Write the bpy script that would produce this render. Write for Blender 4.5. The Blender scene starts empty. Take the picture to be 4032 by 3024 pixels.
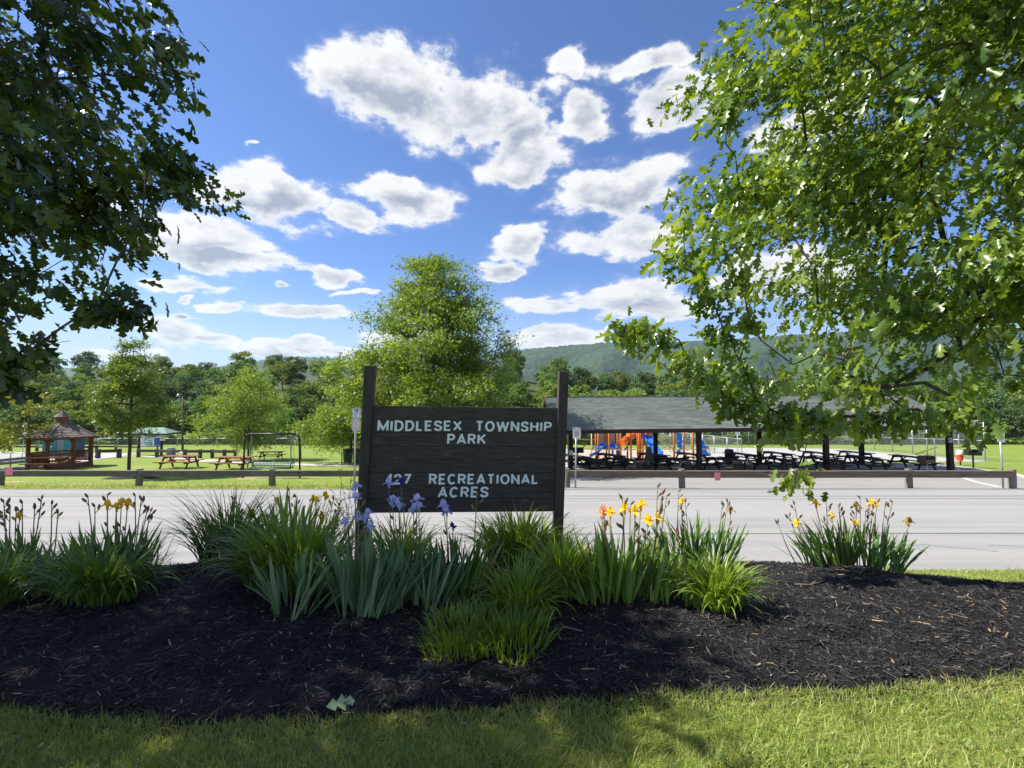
import bpy, math, random
import numpy as np
from mathutils import Vector, Matrix

# ------------------------------------------------------------------ camera, sky, sun, exposure
random.seed(7); RNG = np.random.default_rng(7)
SC = bpy.context.scene
COL = SC.collection
F, CX, CY, HZ = 1800.0, 2016.0, 1512.0, 1600.0          # photograph is 4032 x 3024
PITCH = math.atan((HZ - CY) / F)
CP, SP = math.cos(PITCH), math.sin(PITCH)
CAM = Vector((0, 0, 1.6))
cd = bpy.data.cameras.new('camera'); cam = bpy.data.objects.new('camera', cd); COL.objects.link(cam)
cam.location = CAM; cam.rotation_euler = (math.pi / 2 + PITCH, 0, 0)
cd.sensor_width = 36; cd.lens = 36 * F / 4032; cd.clip_start = 0.05; cd.clip_end = 20000
SC.camera = cam
SUN_EL = math.radians(50); SUN_AZ = math.radians(-84)      # azimuth from +Y towards +X
SUNV = Vector((math.cos(SUN_EL) * math.sin(SUN_AZ), math.cos(SUN_EL) * math.cos(SUN_AZ), math.sin(SUN_EL)))
sl = bpy.data.lights.new('sun', 'SUN'); so = bpy.data.objects.new('sun', sl); COL.objects.link(so)
sl.energy = 5.0; sl.angle = math.radians(0.53); sl.color = (1.0, 0.95, 0.86)
so.location = (-40, 20, 40); so.rotation_euler = (-SUNV).to_track_quat('-Z', 'Y').to_euler()
SC.view_settings.view_transform = 'Standard'; SC.view_settings.look = 'None'
SC.view_settings.exposure = 1.1; SC.view_settings.gamma = 1.0
SC.render.engine = 'CYCLES'
SC.cycles.max_bounces = 6; SC.cycles.diffuse_bounces = 3; SC.cycles.glossy_bounces = 2
SC.cycles.transmission_bounces = 4; SC.cycles.transparent_max_bounces = 12; SC.cycles.volume_bounces = 0
SC.cycles.use_denoising = True
SC.cycles.sample_clamp_indirect = 6.0

def ray(u, v):
    x = (u - CX) / F; y = (CY - v) / F
    return Vector((x, CP - y * SP, SP + y * CP))
def W(u, v, D):
    d = ray(u, v); return CAM + d * (D / d.y)

class NT:                                                   # tiny node helper
    def __init__(s, tree): s.t = tree
    def n(s, typ, ins=None, **props):
        nd = s.t.nodes.new(typ)
        for k, val in props.items(): setattr(nd, k, val)
        if ins:
            for k, val in ins.items():
                sock = nd.inputs[k]
                if isinstance(val, bpy.types.NodeSocket): s.t.links.new(val, sock)
                else: sock.default_value = val
        return nd
    def math(s, op, a, b=0.0, c=0.0, clamp=False):
        nd = s.n('ShaderNodeMath', {0: a, 1: b, 2: c}, operation=op); nd.use_clamp = clamp
        return nd.outputs[0]
    def vmath(s, op, a, b=(0, 0, 0), c=(0, 0, 0)):
        nd = s.n('ShaderNodeVectorMath', {0: a, 1: b, 2: c}, operation=op)
        return nd.outputs['Value'] if op in ('LENGTH', 'DOT_PRODUCT', 'DISTANCE') else nd.outputs['Vector']
    def smooth(s, x, lo, hi, o0=0.0, o1=1.0):
        return s.n('ShaderNodeMapRange', {'Value': x, 'From Min': lo, 'From Max': hi, 'To Min': o0, 'To Max': o1}, interpolation_type='SMOOTHSTEP').outputs[0]
    def mix(s, f, a, b):
        nd = s.n('ShaderNodeMix', data_type='RGBA')
        for k, val in ((0, f), (6, a), (7, b)):
            if isinstance(val, bpy.types.NodeSocket): s.t.links.new(val, nd.inputs[k])
            else: nd.inputs[k].default_value = (*val, 1) if k else val
        return nd.outputs[2]
    def noise(s, vec, scale, detail=4, rough=0.55, dist=0.0):
        return s.n('ShaderNodeTexNoise', {'Vector': vec, 'Scale': scale, 'Detail': detail, 'Roughness': rough, 'Distortion': dist}).outputs[0]

def build_sky():
    w = bpy.data.worlds.new('World'); SC.world = w; w.use_nodes = True
    t = w.node_tree; t.nodes.clear(); N = NT(t)
    d = N.n('ShaderNodeTexCoord').outputs['Generated']
    sky = N.n('ShaderNodeTexSky', sky_type='NISHITA', sun_disc=False, sun_elevation=SUN_EL, sun_rotation=SUN_AZ,
              air_density=1.0, dust_density=0.1, ozone_density=3.0, altitude=200).outputs[0]
    sx = N.n('ShaderNodeSeparateXYZ', {0: d})
    az = N.math('ARCTAN2', sx.outputs[0], sx.outputs[1])
    el = N.math('ARCSINE', sx.outputs[2])
    p = N.n('ShaderNodeCombineXYZ', {0: az, 1: el, 2: 0.0}).outputs[0]
    # cumulus: soft elliptical cores (bearing, height, half sizes), their edges broken by fractal noise
    q = N.n('ShaderNodeCombineXYZ', {0: az, 1: N.math('MULTIPLY', N.math('POWER', N.math('MAXIMUM', el, 0.0), 0.75), 1.9), 2: 0.0}).outputs[0]
    n_lo = N.noise(q, 5.0, 3, 0.5)
    n1 = N.noise(q, 8.5, 11, 0.595)
    n2 = N.noise(N.vmath('ADD', q, (-0.030, 0.042, 0)), 8.5, 7, 0.57)
    wv = N.n('ShaderNodeTexNoise', {'Vector': q, 'Scale': 7.0, 'Detail': 4.0}).outputs['Color']
    pw = N.vmath('MULTIPLY_ADD', N.vmath('SUBTRACT', wv, (0.5, 0.5, 0.5)), (0.16, 0.08, 0), p)
    cl = [(520,130,165,105),(610,200,130,80),(770,190,150,105),(840,290,115,90),(985,210,75,55),(250,395,180,72),
          (70,470,190,52),(190,540,150,30),(585,400,130,55),(470,440,70,35),(1060,370,175,72),(1060,485,170,50),
          (830,505,70,40),(785,565,48,28),(870,640,115,26),(1100,612,150,45),(930,708,130,24),(1195,170,110,72),
          (1130,85,150,30),(945,85,42,32),(350,650,120,22),(405,575,72,14),(60,690,90,42),(60,580,85,17),(165,628,38,16),
          (250,735,100,13),(400,728,70,13),(-60,735,110,16),(105,655,42,11),(95,610,24,8),(285,590,28,9),(130,705,60,15),(440,605,42,6),(490,605,36,9),(345,730,50,10),(195,262,16,9),(1420,560,160,70),(1500,220,130,60),(560,705,110,22)]
    best = above = None
    pup = N.vmath('ADD', pw, (-0.012, 0.035, 0))
    for (x, y, rx, ry) in cl:
        u, v = 600 + 1.732 * x, 100 + 1.732 * y
        r = ray(u, v).normalized(); a, e = math.atan2(r.x, r.y), math.asin(r.z)
        r2 = ray(u + rx * 1.732, v).normalized(); r3 = ray(u, v - ry * 1.732).normalized()
        ra = 1.06 * abs(math.atan2(r2.x, r2.y) - a); re = 1.10 * abs(math.asin(r3.z) - e)
        ln = N.vmath('LENGTH', N.vmath('MULTIPLY_ADD', pw, (1 / ra, 1 / re, 0), (-a / ra, -e / re, 0)))
        la = N.vmath('LENGTH', N.vmath('MULTIPLY_ADD', pup, (1 / ra, 1 / re, 0), (-a / ra, -e / re, 0)))
        above = la if above is None else N.math('MINIMUM', above, la)
        best = ln if best is None else N.math('MINIMUM', best, ln)
    core = N.math('SUBTRACT', 1.0, best)
    # everywhere else the same kind of scattered cumulus goes on
    away = N.smooth(N.math('ABSOLUTE', az), 0.95, 1.25)
    high = N.smooth(el, 0.85, 1.05)
    away = N.math('MAXIMUM', away, high)
    gen = N.math('MULTIPLY_ADD', n_lo, 4.0, -2.15)
    core = N.math('MULTIPLY_ADD', away, N.math('SUBTRACT', gen, core), core)
    core = N.math('MINIMUM', N.math('MAXIMUM', core, -1.0), 0.75)
    dens = N.math('MULTIPLY_ADD', N.math('SUBTRACT', n1, 0.5), 4.2, N.math('MULTIPLY_ADD', core, 1.7, 0.02))
    wisp = N.smooth(dens, -0.35, 0.6)
    alpha = N.math('MULTIPLY', N.math('MULTIPLY_ADD', N.smooth(dens, 0.0, 0.55), 0.80, N.math('MULTIPLY', wisp, 0.20)), N.smooth(el, 0.0, 0.03))
    under = N.math('MULTIPLY', N.smooth(N.math('SUBTRACT', 1.0, above), -0.1, 0.65), N.math('SUBTRACT', 1.0, away))
    lit = N.math('SUBTRACT', N.math('MULTIPLY_ADD', N.math('SUBTRACT', n1, n2), 3.2, 0.80), N.math('MULTIPLY', under, 0.42), clamp=True)
    thick = N.smooth(dens, 0.15, 1.1)
    shade = N.math('MULTIPLY', thick, N.math('SUBTRACT', 1.0, lit), clamp=True)
    shade = N.math('MULTIPLY_ADD', thick, 0.12, shade, clamp=True)
    ccol = N.mix(shade, (7.4, 7.4, 7.3), (2.9, 3.25, 4.0))
    sky = N.vmath('MINIMUM', N.vmath('MULTIPLY', sky, (0.74, 0.90, 1.22)), (3.6, 5.0, 7.4))
    low = N.smooth(el, 0.30, 0.0)                       # pale air towards the horizon
    sky = N.mix(N.math('MULTIPLY', low, 0.65), sky, (4.9, 5.9, 7.1))
    out = N.mix(N.math('MULTIPLY', alpha, 0.97), sky, ccol)
    bg = N.n('ShaderNodeBackground', {'Color': out, 'Strength': 0.066})
    N.n('ShaderNodeOutputWorld', {'Surface': bg.outputs[0]})
    w.cycles.sampling_method = 'MANUAL'; w.cycles.sample_map_resolution = 256
build_sky()

# ------------------------------------------------------------------ helpers: materials
MAT = {}
def mat(name, c1, c2=None, scale=4.0, rough=0.7, bump=0.0, bscale=None, detail=5, metal=0.0, stretch=(1, 1, 1), spec=0.4, sss=None):
    """two-tone noise material in object space; stretch gives grain"""
    if name in MAT: return MAT[name]
    m = bpy.data.materials.new(name); m.use_nodes = True; MAT[name] = m
    t = m.node_tree; N = NT(t); b = t.nodes['Principled BSDF']
    co = N.vmath('MULTIPLY', N.n('ShaderNodeTexCoord').outputs['Object'], stretch)
    c2 = c2 or tuple(x * 0.75 for x in c1)
    f = N.smooth(N.noise(co, scale, detail, 0.6), 0.3, 0.7)
    col = N.mix(f, c1, c2)
    t.links.new(col, b.inputs['Base Color'])
    b.inputs['Roughness'].default_value = rough; b.inputs['Metallic'].default_value = metal
    b.inputs['Specular IOR Level'].default_value = spec
    if bump:
        bn = N.n('ShaderNodeBump', {'Height': N.noise(co, bscale or scale * 3, 6, 0.6), 'Strength': bump, 'Distance': 0.02})
        t.links.new(bn.outputs[0], b.inputs['Normal'])
    return m

def leaf_mat(name, dark, light, trans=0.35, rough=0.4, tcol=None, spec=0.5, grain=0.0):
    """foliage: colour from the per-leaf attribute 'var', light passes through the blade"""
    if name in MAT: return MAT[name]
    m = bpy.data.materials.new(name); m.use_nodes = True; MAT[name] = m
    t = m.node_tree; N = NT(t); b = t.nodes['Principled BSDF']
    var = N.n('ShaderNodeAttribute', attribute_name='var').outputs['Fac']
    col = N.mix(var, dark, light)
    if grain:
        co = N.n('ShaderNodeTexCoord').outputs['Object']
        col = N.mix(N.math('MULTIPLY', N.smooth(N.noise(co, grain, 3), 0.45, 0.7), 0.5), col, tuple(x * 1.5 for x in light))
    t.links.new(col, b.inputs['Base Color']); b.inputs['Roughness'].default_value = rough
    b.inputs['Specular IOR Level'].default_value = spec
    hs = N.n('ShaderNodeHueSaturation', {'Color': col, 'Saturation': 1.15, 'Value': 1.5, 'Hue': 0.485})
    tr = N.n('ShaderNodeBsdfTranslucent', {'Color': hs.outputs[0]})
    mx = N.n('ShaderNodeMixShader', {0: trans, 1: b.outputs[0], 2: tr.outputs[0]})
    t.links.new(mx.outputs[0], t.nodes['Material Output'].inputs['Surface'])
    return m

# ------------------------------------------------------------------ helpers: objects
WL = {}
def obj(name, me, m, parent=None, loc=None, kind=None, world=False):
    o = bpy.data.objects.new(name, me); COL.objects.link(o)
    if m is not None and not me.materials: me.materials.append(m)
    if parent is not None: o.parent = parent
    if loc is not None: o.location = loc
    pl = WL.get(parent, Vector((0, 0, 0)))
    if world and parent is not None: o.location = -pl
    WL[o] = pl + Vector(o.location)
    if kind: o['kind'] = kind
    return o
def tag(o, label, cat, group=None):
    o['label'] = label; o['category'] = cat
    if group: o['group'] = group
    return o
def thing(name, label, cat, loc=(0, 0, 0), group=None, rotz=0):
    o = bpy.data.objects.new(name, None); COL.objects.link(o); o.empty_display_size = 0.1
    o.location = loc; o.rotation_euler = (0, 0, rotz); WL[o] = Vector(loc)
    return tag(o, label, cat, group)
def dup(root, loc, rotz=0, label=None, scale=None):
    r = root.copy(); COL.objects.link(r); r.location = loc; r.rotation_euler = (0, 0, rotz); WL[r] = Vector(loc)
    if scale: r.scale = scale
    if label: r['label'] = label
    for ch in root.children:
        c = ch.copy(); COL.objects.link(c); c.parent = r
        for g in ch.children:
            e = g.copy(); COL.objects.link(e); e.parent = c
    return r

def np_mesh(name, V, Fc, var=None, smooth=False):
    """fast mesh from arrays; Fc is (n,k)"""
    V = np.asarray(V, np.float32); Fc = np.asarray(Fc, np.int32)
    me = bpy.data.meshes.new(name); me.vertices.add(len(V)); me.vertices.foreach_set('co', V.ravel())
    n, k = Fc.shape
    me.loops.add(n * k); me.loops.foreach_set('vertex_index', Fc.ravel())
    me.polygons.add(n); me.polygons.foreach_set('loop_start', np.arange(0, n * k, k, dtype=np.int32))
    try: me.polygons.foreach_set('loop_total', np.full(n, k, np.int32))
    except Exception: pass
    if smooth: me.polygons.foreach_set('use_smooth', np.ones(n, bool))
    if var is not None:
        at = me.attributes.new('var', 'FLOAT', 'POINT'); at.data.foreach_set('value', np.asarray(var, np.float32))
    me.update(calc_edges=True); me.validate()
    return me

class MB:
    def __init__(s): s.v = []; s.f = []
    def add(s, vs, fs):
        b = len(s.v); s.v += [tuple(x) for x in vs]; s.f += [tuple(i + b for i in f) for f in fs]; return s
    def hexa(s, p):      # 4 bottom (ccw), 4 top
        return s.add(p, [(3, 2, 1, 0), (4, 5, 6, 7), (0, 1, 5, 4), (1, 2, 6, 5), (2, 3, 7, 6), (3, 0, 4, 7)])
    def box(s, c, size, R=None):
        c = Vector(c); hx, hy, hz = [x / 2 for x in size]
        P = [Vector(q) for q in ((-hx, -hy, -hz), (hx, -hy, -hz), (hx, hy, -hz), (-hx, hy, -hz), (-hx, -hy, hz), (hx, -hy, hz), (hx, hy, hz), (-hx, hy, hz))]
        if R is not None: P = [R @ q for q in P]
        return s.hexa([c + q for q in P])
    def bar(s, p0, p1, w, h, up=(0, 0, 1)):   # w across, h along up
        p0, p1 = Vector(p0), Vector(p1); d = (p1 - p0).normalized(); up = Vector(up)
        if abs(d.dot(up)) > 0.98: up = Vector((0, 1, 0))
        a = d.cross(up).normalized(); b = a.cross(d).normalized()
        q = [a * (-w / 2) + b * (-h / 2), a * (w / 2) + b * (-h / 2), a * (w / 2) + b * (h / 2), a * (-w / 2) + b * (h / 2)]
        return s.hexa([p0 + x for x in q] + [p1 + x for x in q])
    def tube(s, pts, r, n=8, cap=True):
        pts = [Vector(p) for p in pts]; rs = r if isinstance(r, (list, tuple)) else [r] * len(pts)
        rings = []; prev = None
        for i, p in enumerate(pts):
            d = (pts[min(i + 1, len(pts) - 1)] - pts[max(i - 1, 0)]).normalized()
            if prev is None: a = d.orthogonal().normalized()
            else:
                a = prev - d * prev.dot(d); a = a.normalized() if a.length > 1e-6 else d.orthogonal().normalized()
            prev = a; b = d.cross(a)
            rings.append([p + (a * math.cos(2 * math.pi * k / n) + b * math.sin(2 * math.pi * k / n)) * rs[i] for k in range(n)])
        vs = [q for rg in rings for q in rg]; fs = []
        for i in range(len(pts) - 1):
            for k in range(n):
                fs.append((i * n + k, i * n + (k + 1) % n, (i + 1) * n + (k + 1) % n, (i + 1) * n + k))
        if cap: fs += [tuple(range(n))[::-1], tuple((len(pts) - 1) * n + k for k in range(n))]
        return s.add(vs, fs)
    def prism(s, poly, off):
        n = len(poly); poly = [Vector(p) for p in poly]; off = Vector(off)
        fs = [tuple(range(n))[::-1], tuple(range(n, 2 * n))] + [(i, (i + 1) % n, n + (i + 1) % n, n + i) for i in range(n)]
        return s.add(poly + [p + off for p in poly], fs)
    def lathe(s, prof, n=12, c=(0, 0, 0)):
        c = Vector(c); vs = []; fs = []
        for (r, z) in prof:
            vs += [c + Vector((r * math.cos(2 * math.pi * k / n), r * math.sin(2 * math.pi * k / n), z)) for k in range(n)]
        for i in range(len(prof) - 1):
            for k in range(n): fs.append((i * n + k, i * n + (k + 1) % n, (i + 1) * n + (k + 1) % n, (i + 1) * n + k))
        fs += [tuple(range(n))[::-1], tuple((len(prof) - 1) * n + k for k in range(n))]
        return s.add(vs, fs)
    def build(s, name, m, parent=None, smooth=False, local=False, kind=None):
        off = Vector((0, 0, 0)) if (local or parent is None) else WL[parent]
        me = bpy.data.meshes.new(name)
        me.from_pydata([(x[0] - off.x, x[1] - off.y, x[2] - off.z) for x in s.v], [], s.f); me.update()
        if smooth:
            for p in me.polygons: p.use_smooth = True
        return obj(name, me, m, parent, kind=kind)

# ------------------------------------------------------------------ the lie of the land
ROAD0, ROAD1 = 8.2, 17.0
PY = [-60, -20, 0, 2.4, 3.3, 4.1, 4.7, 5.2, ROAD0, ROAD1, 21, 25, 30, 39, 60, 82, 95]
PZ = [0.9, 0.3, 0.0, 0.0, 0.05, 0.03, -0.06, -0.19, -1.32, -1.45, -1.85, -2.10, -2.45, -3.10, -4.3, -5.5, -5.8]
def sstep(a, b, x):
    t = np.clip((x - a) / (b - a), 0, 1); return t * t * (3 - 2 * t)
def gz(x, y):
    z = np.interp(y, PY, PZ)
    near = sstep(2.6, 5.4, x) * sstep(3.5, 5.5, y) * (1 - sstep(6.4, 8.1, y)) * 0.24
    hump = np.where((y > 2.5) & (y < 7.5), 0.025 * np.sin(x * 2.1 + 0.7) * np.sin((y - 2.5) / 5 * math.pi), 0)
    far = np.maximum(y - 95, 0)
    right = sstep(-10, 70, x) * 0.45
    hill = far * 0.178 * (1 - right) * (1 - sstep(200, 320, y) * 0.5)
    return z - near + hump + hill
def G(u, v):
    d = ray(u, v); d = d / d.y; a = 1.0
    for D in list(np.arange(1.5, 20, 0.1)) + list(np.arange(20, 130, 0.4)):
        p = CAM + d * D
        if p.z <= gz(p.x, p.y):
            lo, hi = a, D
            for _ in range(18):
                mid = (lo + hi) / 2; p = CAM + d * mid
                if p.z <= gz(p.x, p.y): hi = mid
                else: lo = mid
            p = CAM + d * hi; return Vector((p.x, p.y, float(gz(p.x, p.y))))
        a = D
    raise ValueError((u, v))
def gp(x, y): return Vector((x, y, float(gz(x, y))))
# ------------------------------------------------------------------ ground surfaces
PZ[PY.index(30)] = -2.30; PY.insert(PY.index(39), 33.0); PZ.insert(PY.index(33.0), -2.40)

def ground_mat(name, cols, scales, rough=0.9, bump=0.3, bscale=60.0):
    m = bpy.data.materials.new(name); m.use_nodes = True; MAT[name] = m
    t = m.node_tree; N = NT(t); b = t.nodes['Principled BSDF']
    co = N.n('ShaderNodeTexCoord').outputs['Object']
    col = cols[0]
    for i, c in enumerate(cols[1:]):
        lo, hi, amt = c[1]
        f = N.math('MULTIPLY', N.smooth(N.noise(co, scales[i], 6, 0.62), lo, hi), amt)
        col = N.mix(f, col, c[0])
    t.links.new(col, b.inputs['Base Color']); b.inputs['Roughness'].default_value = rough
    b.inputs['Specular IOR Level'].default_value = 0.25
    bn = N.n('ShaderNodeBump', {'Height': N.noise(co, bscale, 5, 0.7), 'Strength': bump, 'Distance': 0.03})
    t.links.new(bn.outputs[0], b.inputs['Normal'])
    return m
LAWN = ground_mat('lawn_turf', [(0.155, 0.215, 0.028), ((0.26, 0.26, 0.07), (0.45, 0.7, 0.6)), ((0.085, 0.15, 0.018), (0.5, 0.68, 0.6)), ((0.30, 0.24, 0.11), (0.66, 0.78, 0.5)), ((0.11, 0.17, 0.02), (0.45, 0.6, 0.5))], [0.35, 2.2, 0.8, 22.0], bump=0.6, bscale=40)
FLOORM = ground_mat('forest_floor', [(0.04, 0.05, 0.015), ((0.06, 0.08, 0.02), (0.4, 0.6, 0.7))], [0.5], bump=0.2, bscale=4)
CONC = ground_mat('concrete', [(0.42, 0.40, 0.36), ((0.33, 0.32, 0.29), (0.4, 0.7, 0.7)), ((0.50, 0.48, 0.44), (0.5, 0.75, 0.5))], [0.8, 7.0], rough=0.85, bump=0.1)
GRAVEL = ground_mat('playground_gravel', [(0.36, 0.31, 0.25), ((0.24, 0.2, 0.16), (0.4, 0.65, 0.6)), ((0.5, 0.44, 0.37), (0.5, 0.7, 0.6))], [3.0, 14.0], bump=0.5)
LOT = ground_mat('lot_gravel', [(0.34, 0.34, 0.34), ((0.25, 0.25, 0.26), (0.4, 0.65, 0.6)), ((0.45, 0.44, 0.43), (0.5, 0.7, 0.6))], [3.0, 9.0], bump=0.3)
COURT = ground_mat('court_surface', [(0.30, 0.30, 0.29), ((0.38, 0.36, 0.34), (0.4, 0.65, 0.7)), ((0.34, 0.24, 0.2), (0.6, 0.75, 0.35))], [0.25, 0.18], bump=0.1)
DIRT = ground_mat('bare_dirt', [(0.34, 0.25, 0.15), ((0.22, 0.2, 0.07), (0.45, 0.62, 0.8)), ((0.42, 0.33, 0.22), (0.5, 0.7, 0.5))], [1.5, 7.0], bump=0.4)
MULCHM = ground_mat('black_mulch', [(0.007, 0.007, 0.008), ((0.016, 0.015, 0.015), (0.45, 0.7, 0.8)), ((0.04, 0.034, 0.03), (0.66, 0.8, 0.5))], [6.0, 45.0], rough=0.8, bump=1.0, bscale=55)

def asphalt(name, base, streak):
    m = bpy.data.materials.new(name); m.use_nodes = True; MAT[name] = m
    t = m.node_tree; N = NT(t); b = t.nodes['Principled BSDF']
    co = N.n('ShaderNodeTexCoord').outputs['Object']
    lane = N.noise(N.vmath('MULTIPLY', co, (0.05, 1.2, 1)), 1.6, 4, 0.6)
    fine = N.noise(co, 45.0, 5, 0.75)
    big = N.noise(co, 0.4, 4, 0.6)
    col = N.mix(N.smooth(lane, 0.35, 0.65), base, streak)
    col = N.mix(N.math('MULTIPLY', N.smooth(big, 0.45, 0.7), 0.45), col, (base[0] * 1.18, base[1] * 1.14, base[2] * 1.06))
    col = N.mix(N.math('MULTIPLY', N.smooth(fine, 0.5, 0.72), 0.5), col, tuple(x * 0.6 for x in base))
    col = N.mix(N.math('MULTIPLY', N.smooth(N.noise(co, 70.0, 2, 0.6), 0.58, 0.75), 0.45), col, tuple(min(1, x * 1.6) for x in base))
    t.links.new(col, b.inputs['Base Color']); b.inputs['Roughness'].default_value = 0.9
    b.inputs['Specular IOR Level'].default_value = 0.2
    bn = N.n('ShaderNodeBump', {'Height': fine, 'Strength': 0.35, 'Distance': 0.01}); t.links.new(bn.outputs[0], b.inputs['Normal'])
    return m
ROADM = asphalt('aged_asphalt', (0.222, 0.22, 0.219), (0.268, 0.263, 0.258))
APRON = asphalt('apron_asphalt', (0.215, 0.207, 0.20), (0.25, 0.24, 0.228))
SEAL = mat('crack_sealant', (0.07, 0.07, 0.075), (0.11, 0.11, 0.11), 6, 0.7)

def struct(name, me, m, **kw): return obj(name, me, m, kind='structure', **kw)
def grid_mesh(name, xs, ys, zf, off=0.0, smooth=True):
    X, Y = np.meshgrid(xs, ys); Z = zf(X, Y) + off
    nx, ny = len(xs), len(ys)
    i = np.arange(nx * ny).reshape(ny, nx)
    Fc = np.stack([i[:-1, :-1], i[:-1, 1:], i[1:, 1:], i[1:, :-1]], -1).reshape(-1, 4)
    return np_mesh(name, np.stack([X, Y, Z], -1).reshape(-1, 3), Fc, smooth=smooth)
ys = np.unique(np.round(np.concatenate([np.linspace(-60, 0, 20), np.arange(0, 8.2, 0.15), np.array(PY), np.linspace(8.2, 95, 90)]), 3))
xs = np.unique(np.concatenate([np.linspace(-180, -12, 24), np.arange(-12, 12.01, 0.25), np.linspace(12, 180, 24)]))
struct('lawn', grid_mesh('lawn', xs, ys, gz), LAWN)
struct('wooded_hill', grid_mesh('wooded_hill', np.linspace(-420, 420, 60), np.concatenate([np.linspace(95, 340, 30)]), gz), FLOORM)

def area(name, pts, m, off, kind='structure', step=0.5):
    """flat area on the ground: y-monotone polygon laid as strips that follow the slope"""
    P = [(p[0], p[1]) for p in pts]; yv = sorted(set([p[1] for p in P]))
    y0, y1 = yv[0], yv[-1]
    rows = sorted(set(yv + [y for y in PY if y0 < y < y1] + list(np.linspace(y0, y1, max(2, int((y1 - y0) / step))))))
    V = []
    for y in rows:
        yy = min(max(y, y0 + 1e-6), y1 - 1e-6); hit = []
        for (a, b) in zip(P, P[1:] + P[:1]):
            if (a[1] <= yy < b[1]) or (b[1] <= yy < a[1]): hit.append(a[0] + (yy - a[1]) / (b[1] - a[1]) * (b[0] - a[0]))
        xa, xb = min(hit), max(hit)
        for k in range(9):
            x = xa + (xb - xa) * k / 8; V.append((x, y, float(gz(x, y)) + off))
    i = np.arange(len(V)).reshape(-1, 9)
    Fc = np.stack([i[:-1, :-1], i[:-1, 1:], i[1:, 1:], i[1:, :-1]], -1).reshape(-1, 4)
    return obj(name, np_mesh(name, V, Fc), m, kind=kind)
def ribbon(name, pts, wid, m, off, kind='structure', sub=8):
    P = [Vector((p[0], p[1], 0)) for p in pts]; C = []
    for i in range(len(P) - 1):
        for k in range(sub): C.append(P[i].lerp(P[i + 1], k / sub))
    C.append(P[-1]); V = []
    for i, c in enumerate(C):
        d = (C[min(i + 1, len(C) - 1)] - C[max(i - 1, 0)]).normalized(); n = Vector((-d.y, d.x, 0))
        w = wid if not callable(wid) else wid(i / (len(C) - 1))
        for k in range(5):
            q = c + n * w * (k / 4 - 0.5); V.append((q.x, q.y, float(gz(q.x, q.y)) + off))
    i = np.arange(len(V)).reshape(-1, 5)
    Fc = np.stack([i[:-1, :-1], i[:-1, 1:], i[1:, 1:], i[1:, :-1]], -1).reshape(-1, 4)
    return obj(name, np_mesh(name, V, Fc), m, kind=kind)
def patch(name, u, v, rx, ry, m, off, mound=0.0, kind='structure', seed=0):
    c = G(u, v); r = random.Random(seed); n = 28; ph = [r.uniform(0, 6.28) for _ in range(3)]
    V = [(c.x, c.y, c.z + off + mound)]; rings = 5
    for j in range(1, rings + 1):
        for k in range(n):
            a = 2 * math.pi * k / n; q = 1 + 0.16 * math.sin(3 * a + ph[0]) + 0.10 * math.sin(7 * a + ph[1])
            x, y = c.x + rx * q * j / rings * math.cos(a), c.y + ry * q * j / rings * math.sin(a)
            V.append((x, y, float(gz(x, y)) + (off if j < rings else 0.002) + mound * (1 - (j / rings) ** 2)))
    mb = MB(); fs = [(0, 1 + k, 1 + (k + 1) % n) for k in range(n)]
    for j in range(rings - 1):
        for k in range(n):
            a = 1 + j * n; fs.append((a + k, a + n + k, a + n + (k + 1) % n, a + (k + 1) % n))
    return mb.add(V, fs).build(name, m, smooth=True, kind=kind)

area('road', [(-95, ROAD0), (95, ROAD0), (95, ROAD1), (-95, ROAD1)], ROADM, 0.012)
for k, (y, x0, x1) in enumerate([(16.86, -60, 60), (15.55, -60, 60), (15.1, 1, 26), (10.75, -60, 60)]):
    pts = [(x0 + (x1 - x0) * i / 40, y + 0.03 * math.sin(i * 0.7 + k)) for i in range(41)]
    ribbon('crack_seal', pts, 0.05 if k != 2 else 0.025, SEAL, 0.017, sub=1)
rc = random.Random(17)
for k in range(9):                                             # hairline cracks wandering over the surface
    x, y = rc.uniform(-14, 16), rc.uniform(9.5, 16); dx = rc.choice((-1, 1)); pts = []
    for _ in range(rc.randint(8, 16)): pts.append((x, min(max(y, 8.6), 16.7))); x += dx * rc.uniform(.15, .5); y += rc.gauss(0, .12)
    ribbon('hairline_crack', pts, 0.014, SEAL, 0.0165, sub=2)
area('apron', [(1.9, ROAD1), (24, ROAD1), (24.6, 21.5), (G(3985, 1862).x, G(3985, 1862).y), (G(3745, 1830).x, G(3745, 1830).y), (G(3745, 1830).x - 8, G(3745, 1830).y - 0.01), (3.1, 25.5), (2.4, 21.0)], APRON, 0.012)
area('pavilion_slab', [(3.15, 25.2), (G(3700, 1858).x + 0.3, 25.2), (G(3700, 1858).x + 1.2, 32.8), (3.4, 32.8)], CONC, 0.05)
area('concrete_pad', [(G(2225, 1897).x, G(2225, 1897).y), (G(2370, 1888).x, G(2370, 1888).y), (G(2375, 1873).x, G(2375, 1873).y), (G(2225, 1873).x, G(2225, 1873).y)], CONC, 0.022)
ribbon('path_edge_line', [G(3790, 1881), G(3945, 1922)], 0.28, CONC, 0.02)
ribbon('path_edge_line', [G(3760, 1838), G(3968, 1862), G(4031, 1876), G(4200, 1915)], 0.5, CONC, 0.02)
area('playground_surface', [tuple(G(2190, 1816))[:2], tuple(G(2775, 1818))[:2], tuple(G(2720, 1766))[:2], tuple(G(2200, 1768))[:2]], GRAVEL, 0.02)
area('court', [tuple(G(2785, 1822))[:2], tuple(G(3905, 1818))[:2], tuple(G(3300, 1768))[:2], tuple(G(2725, 1762))[:2]], COURT, 0.02)
ribbon('court_kerb', [G(3905, 1815), G(3300, 1766.5)], 0.3, CONC, 0.04)
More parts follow.
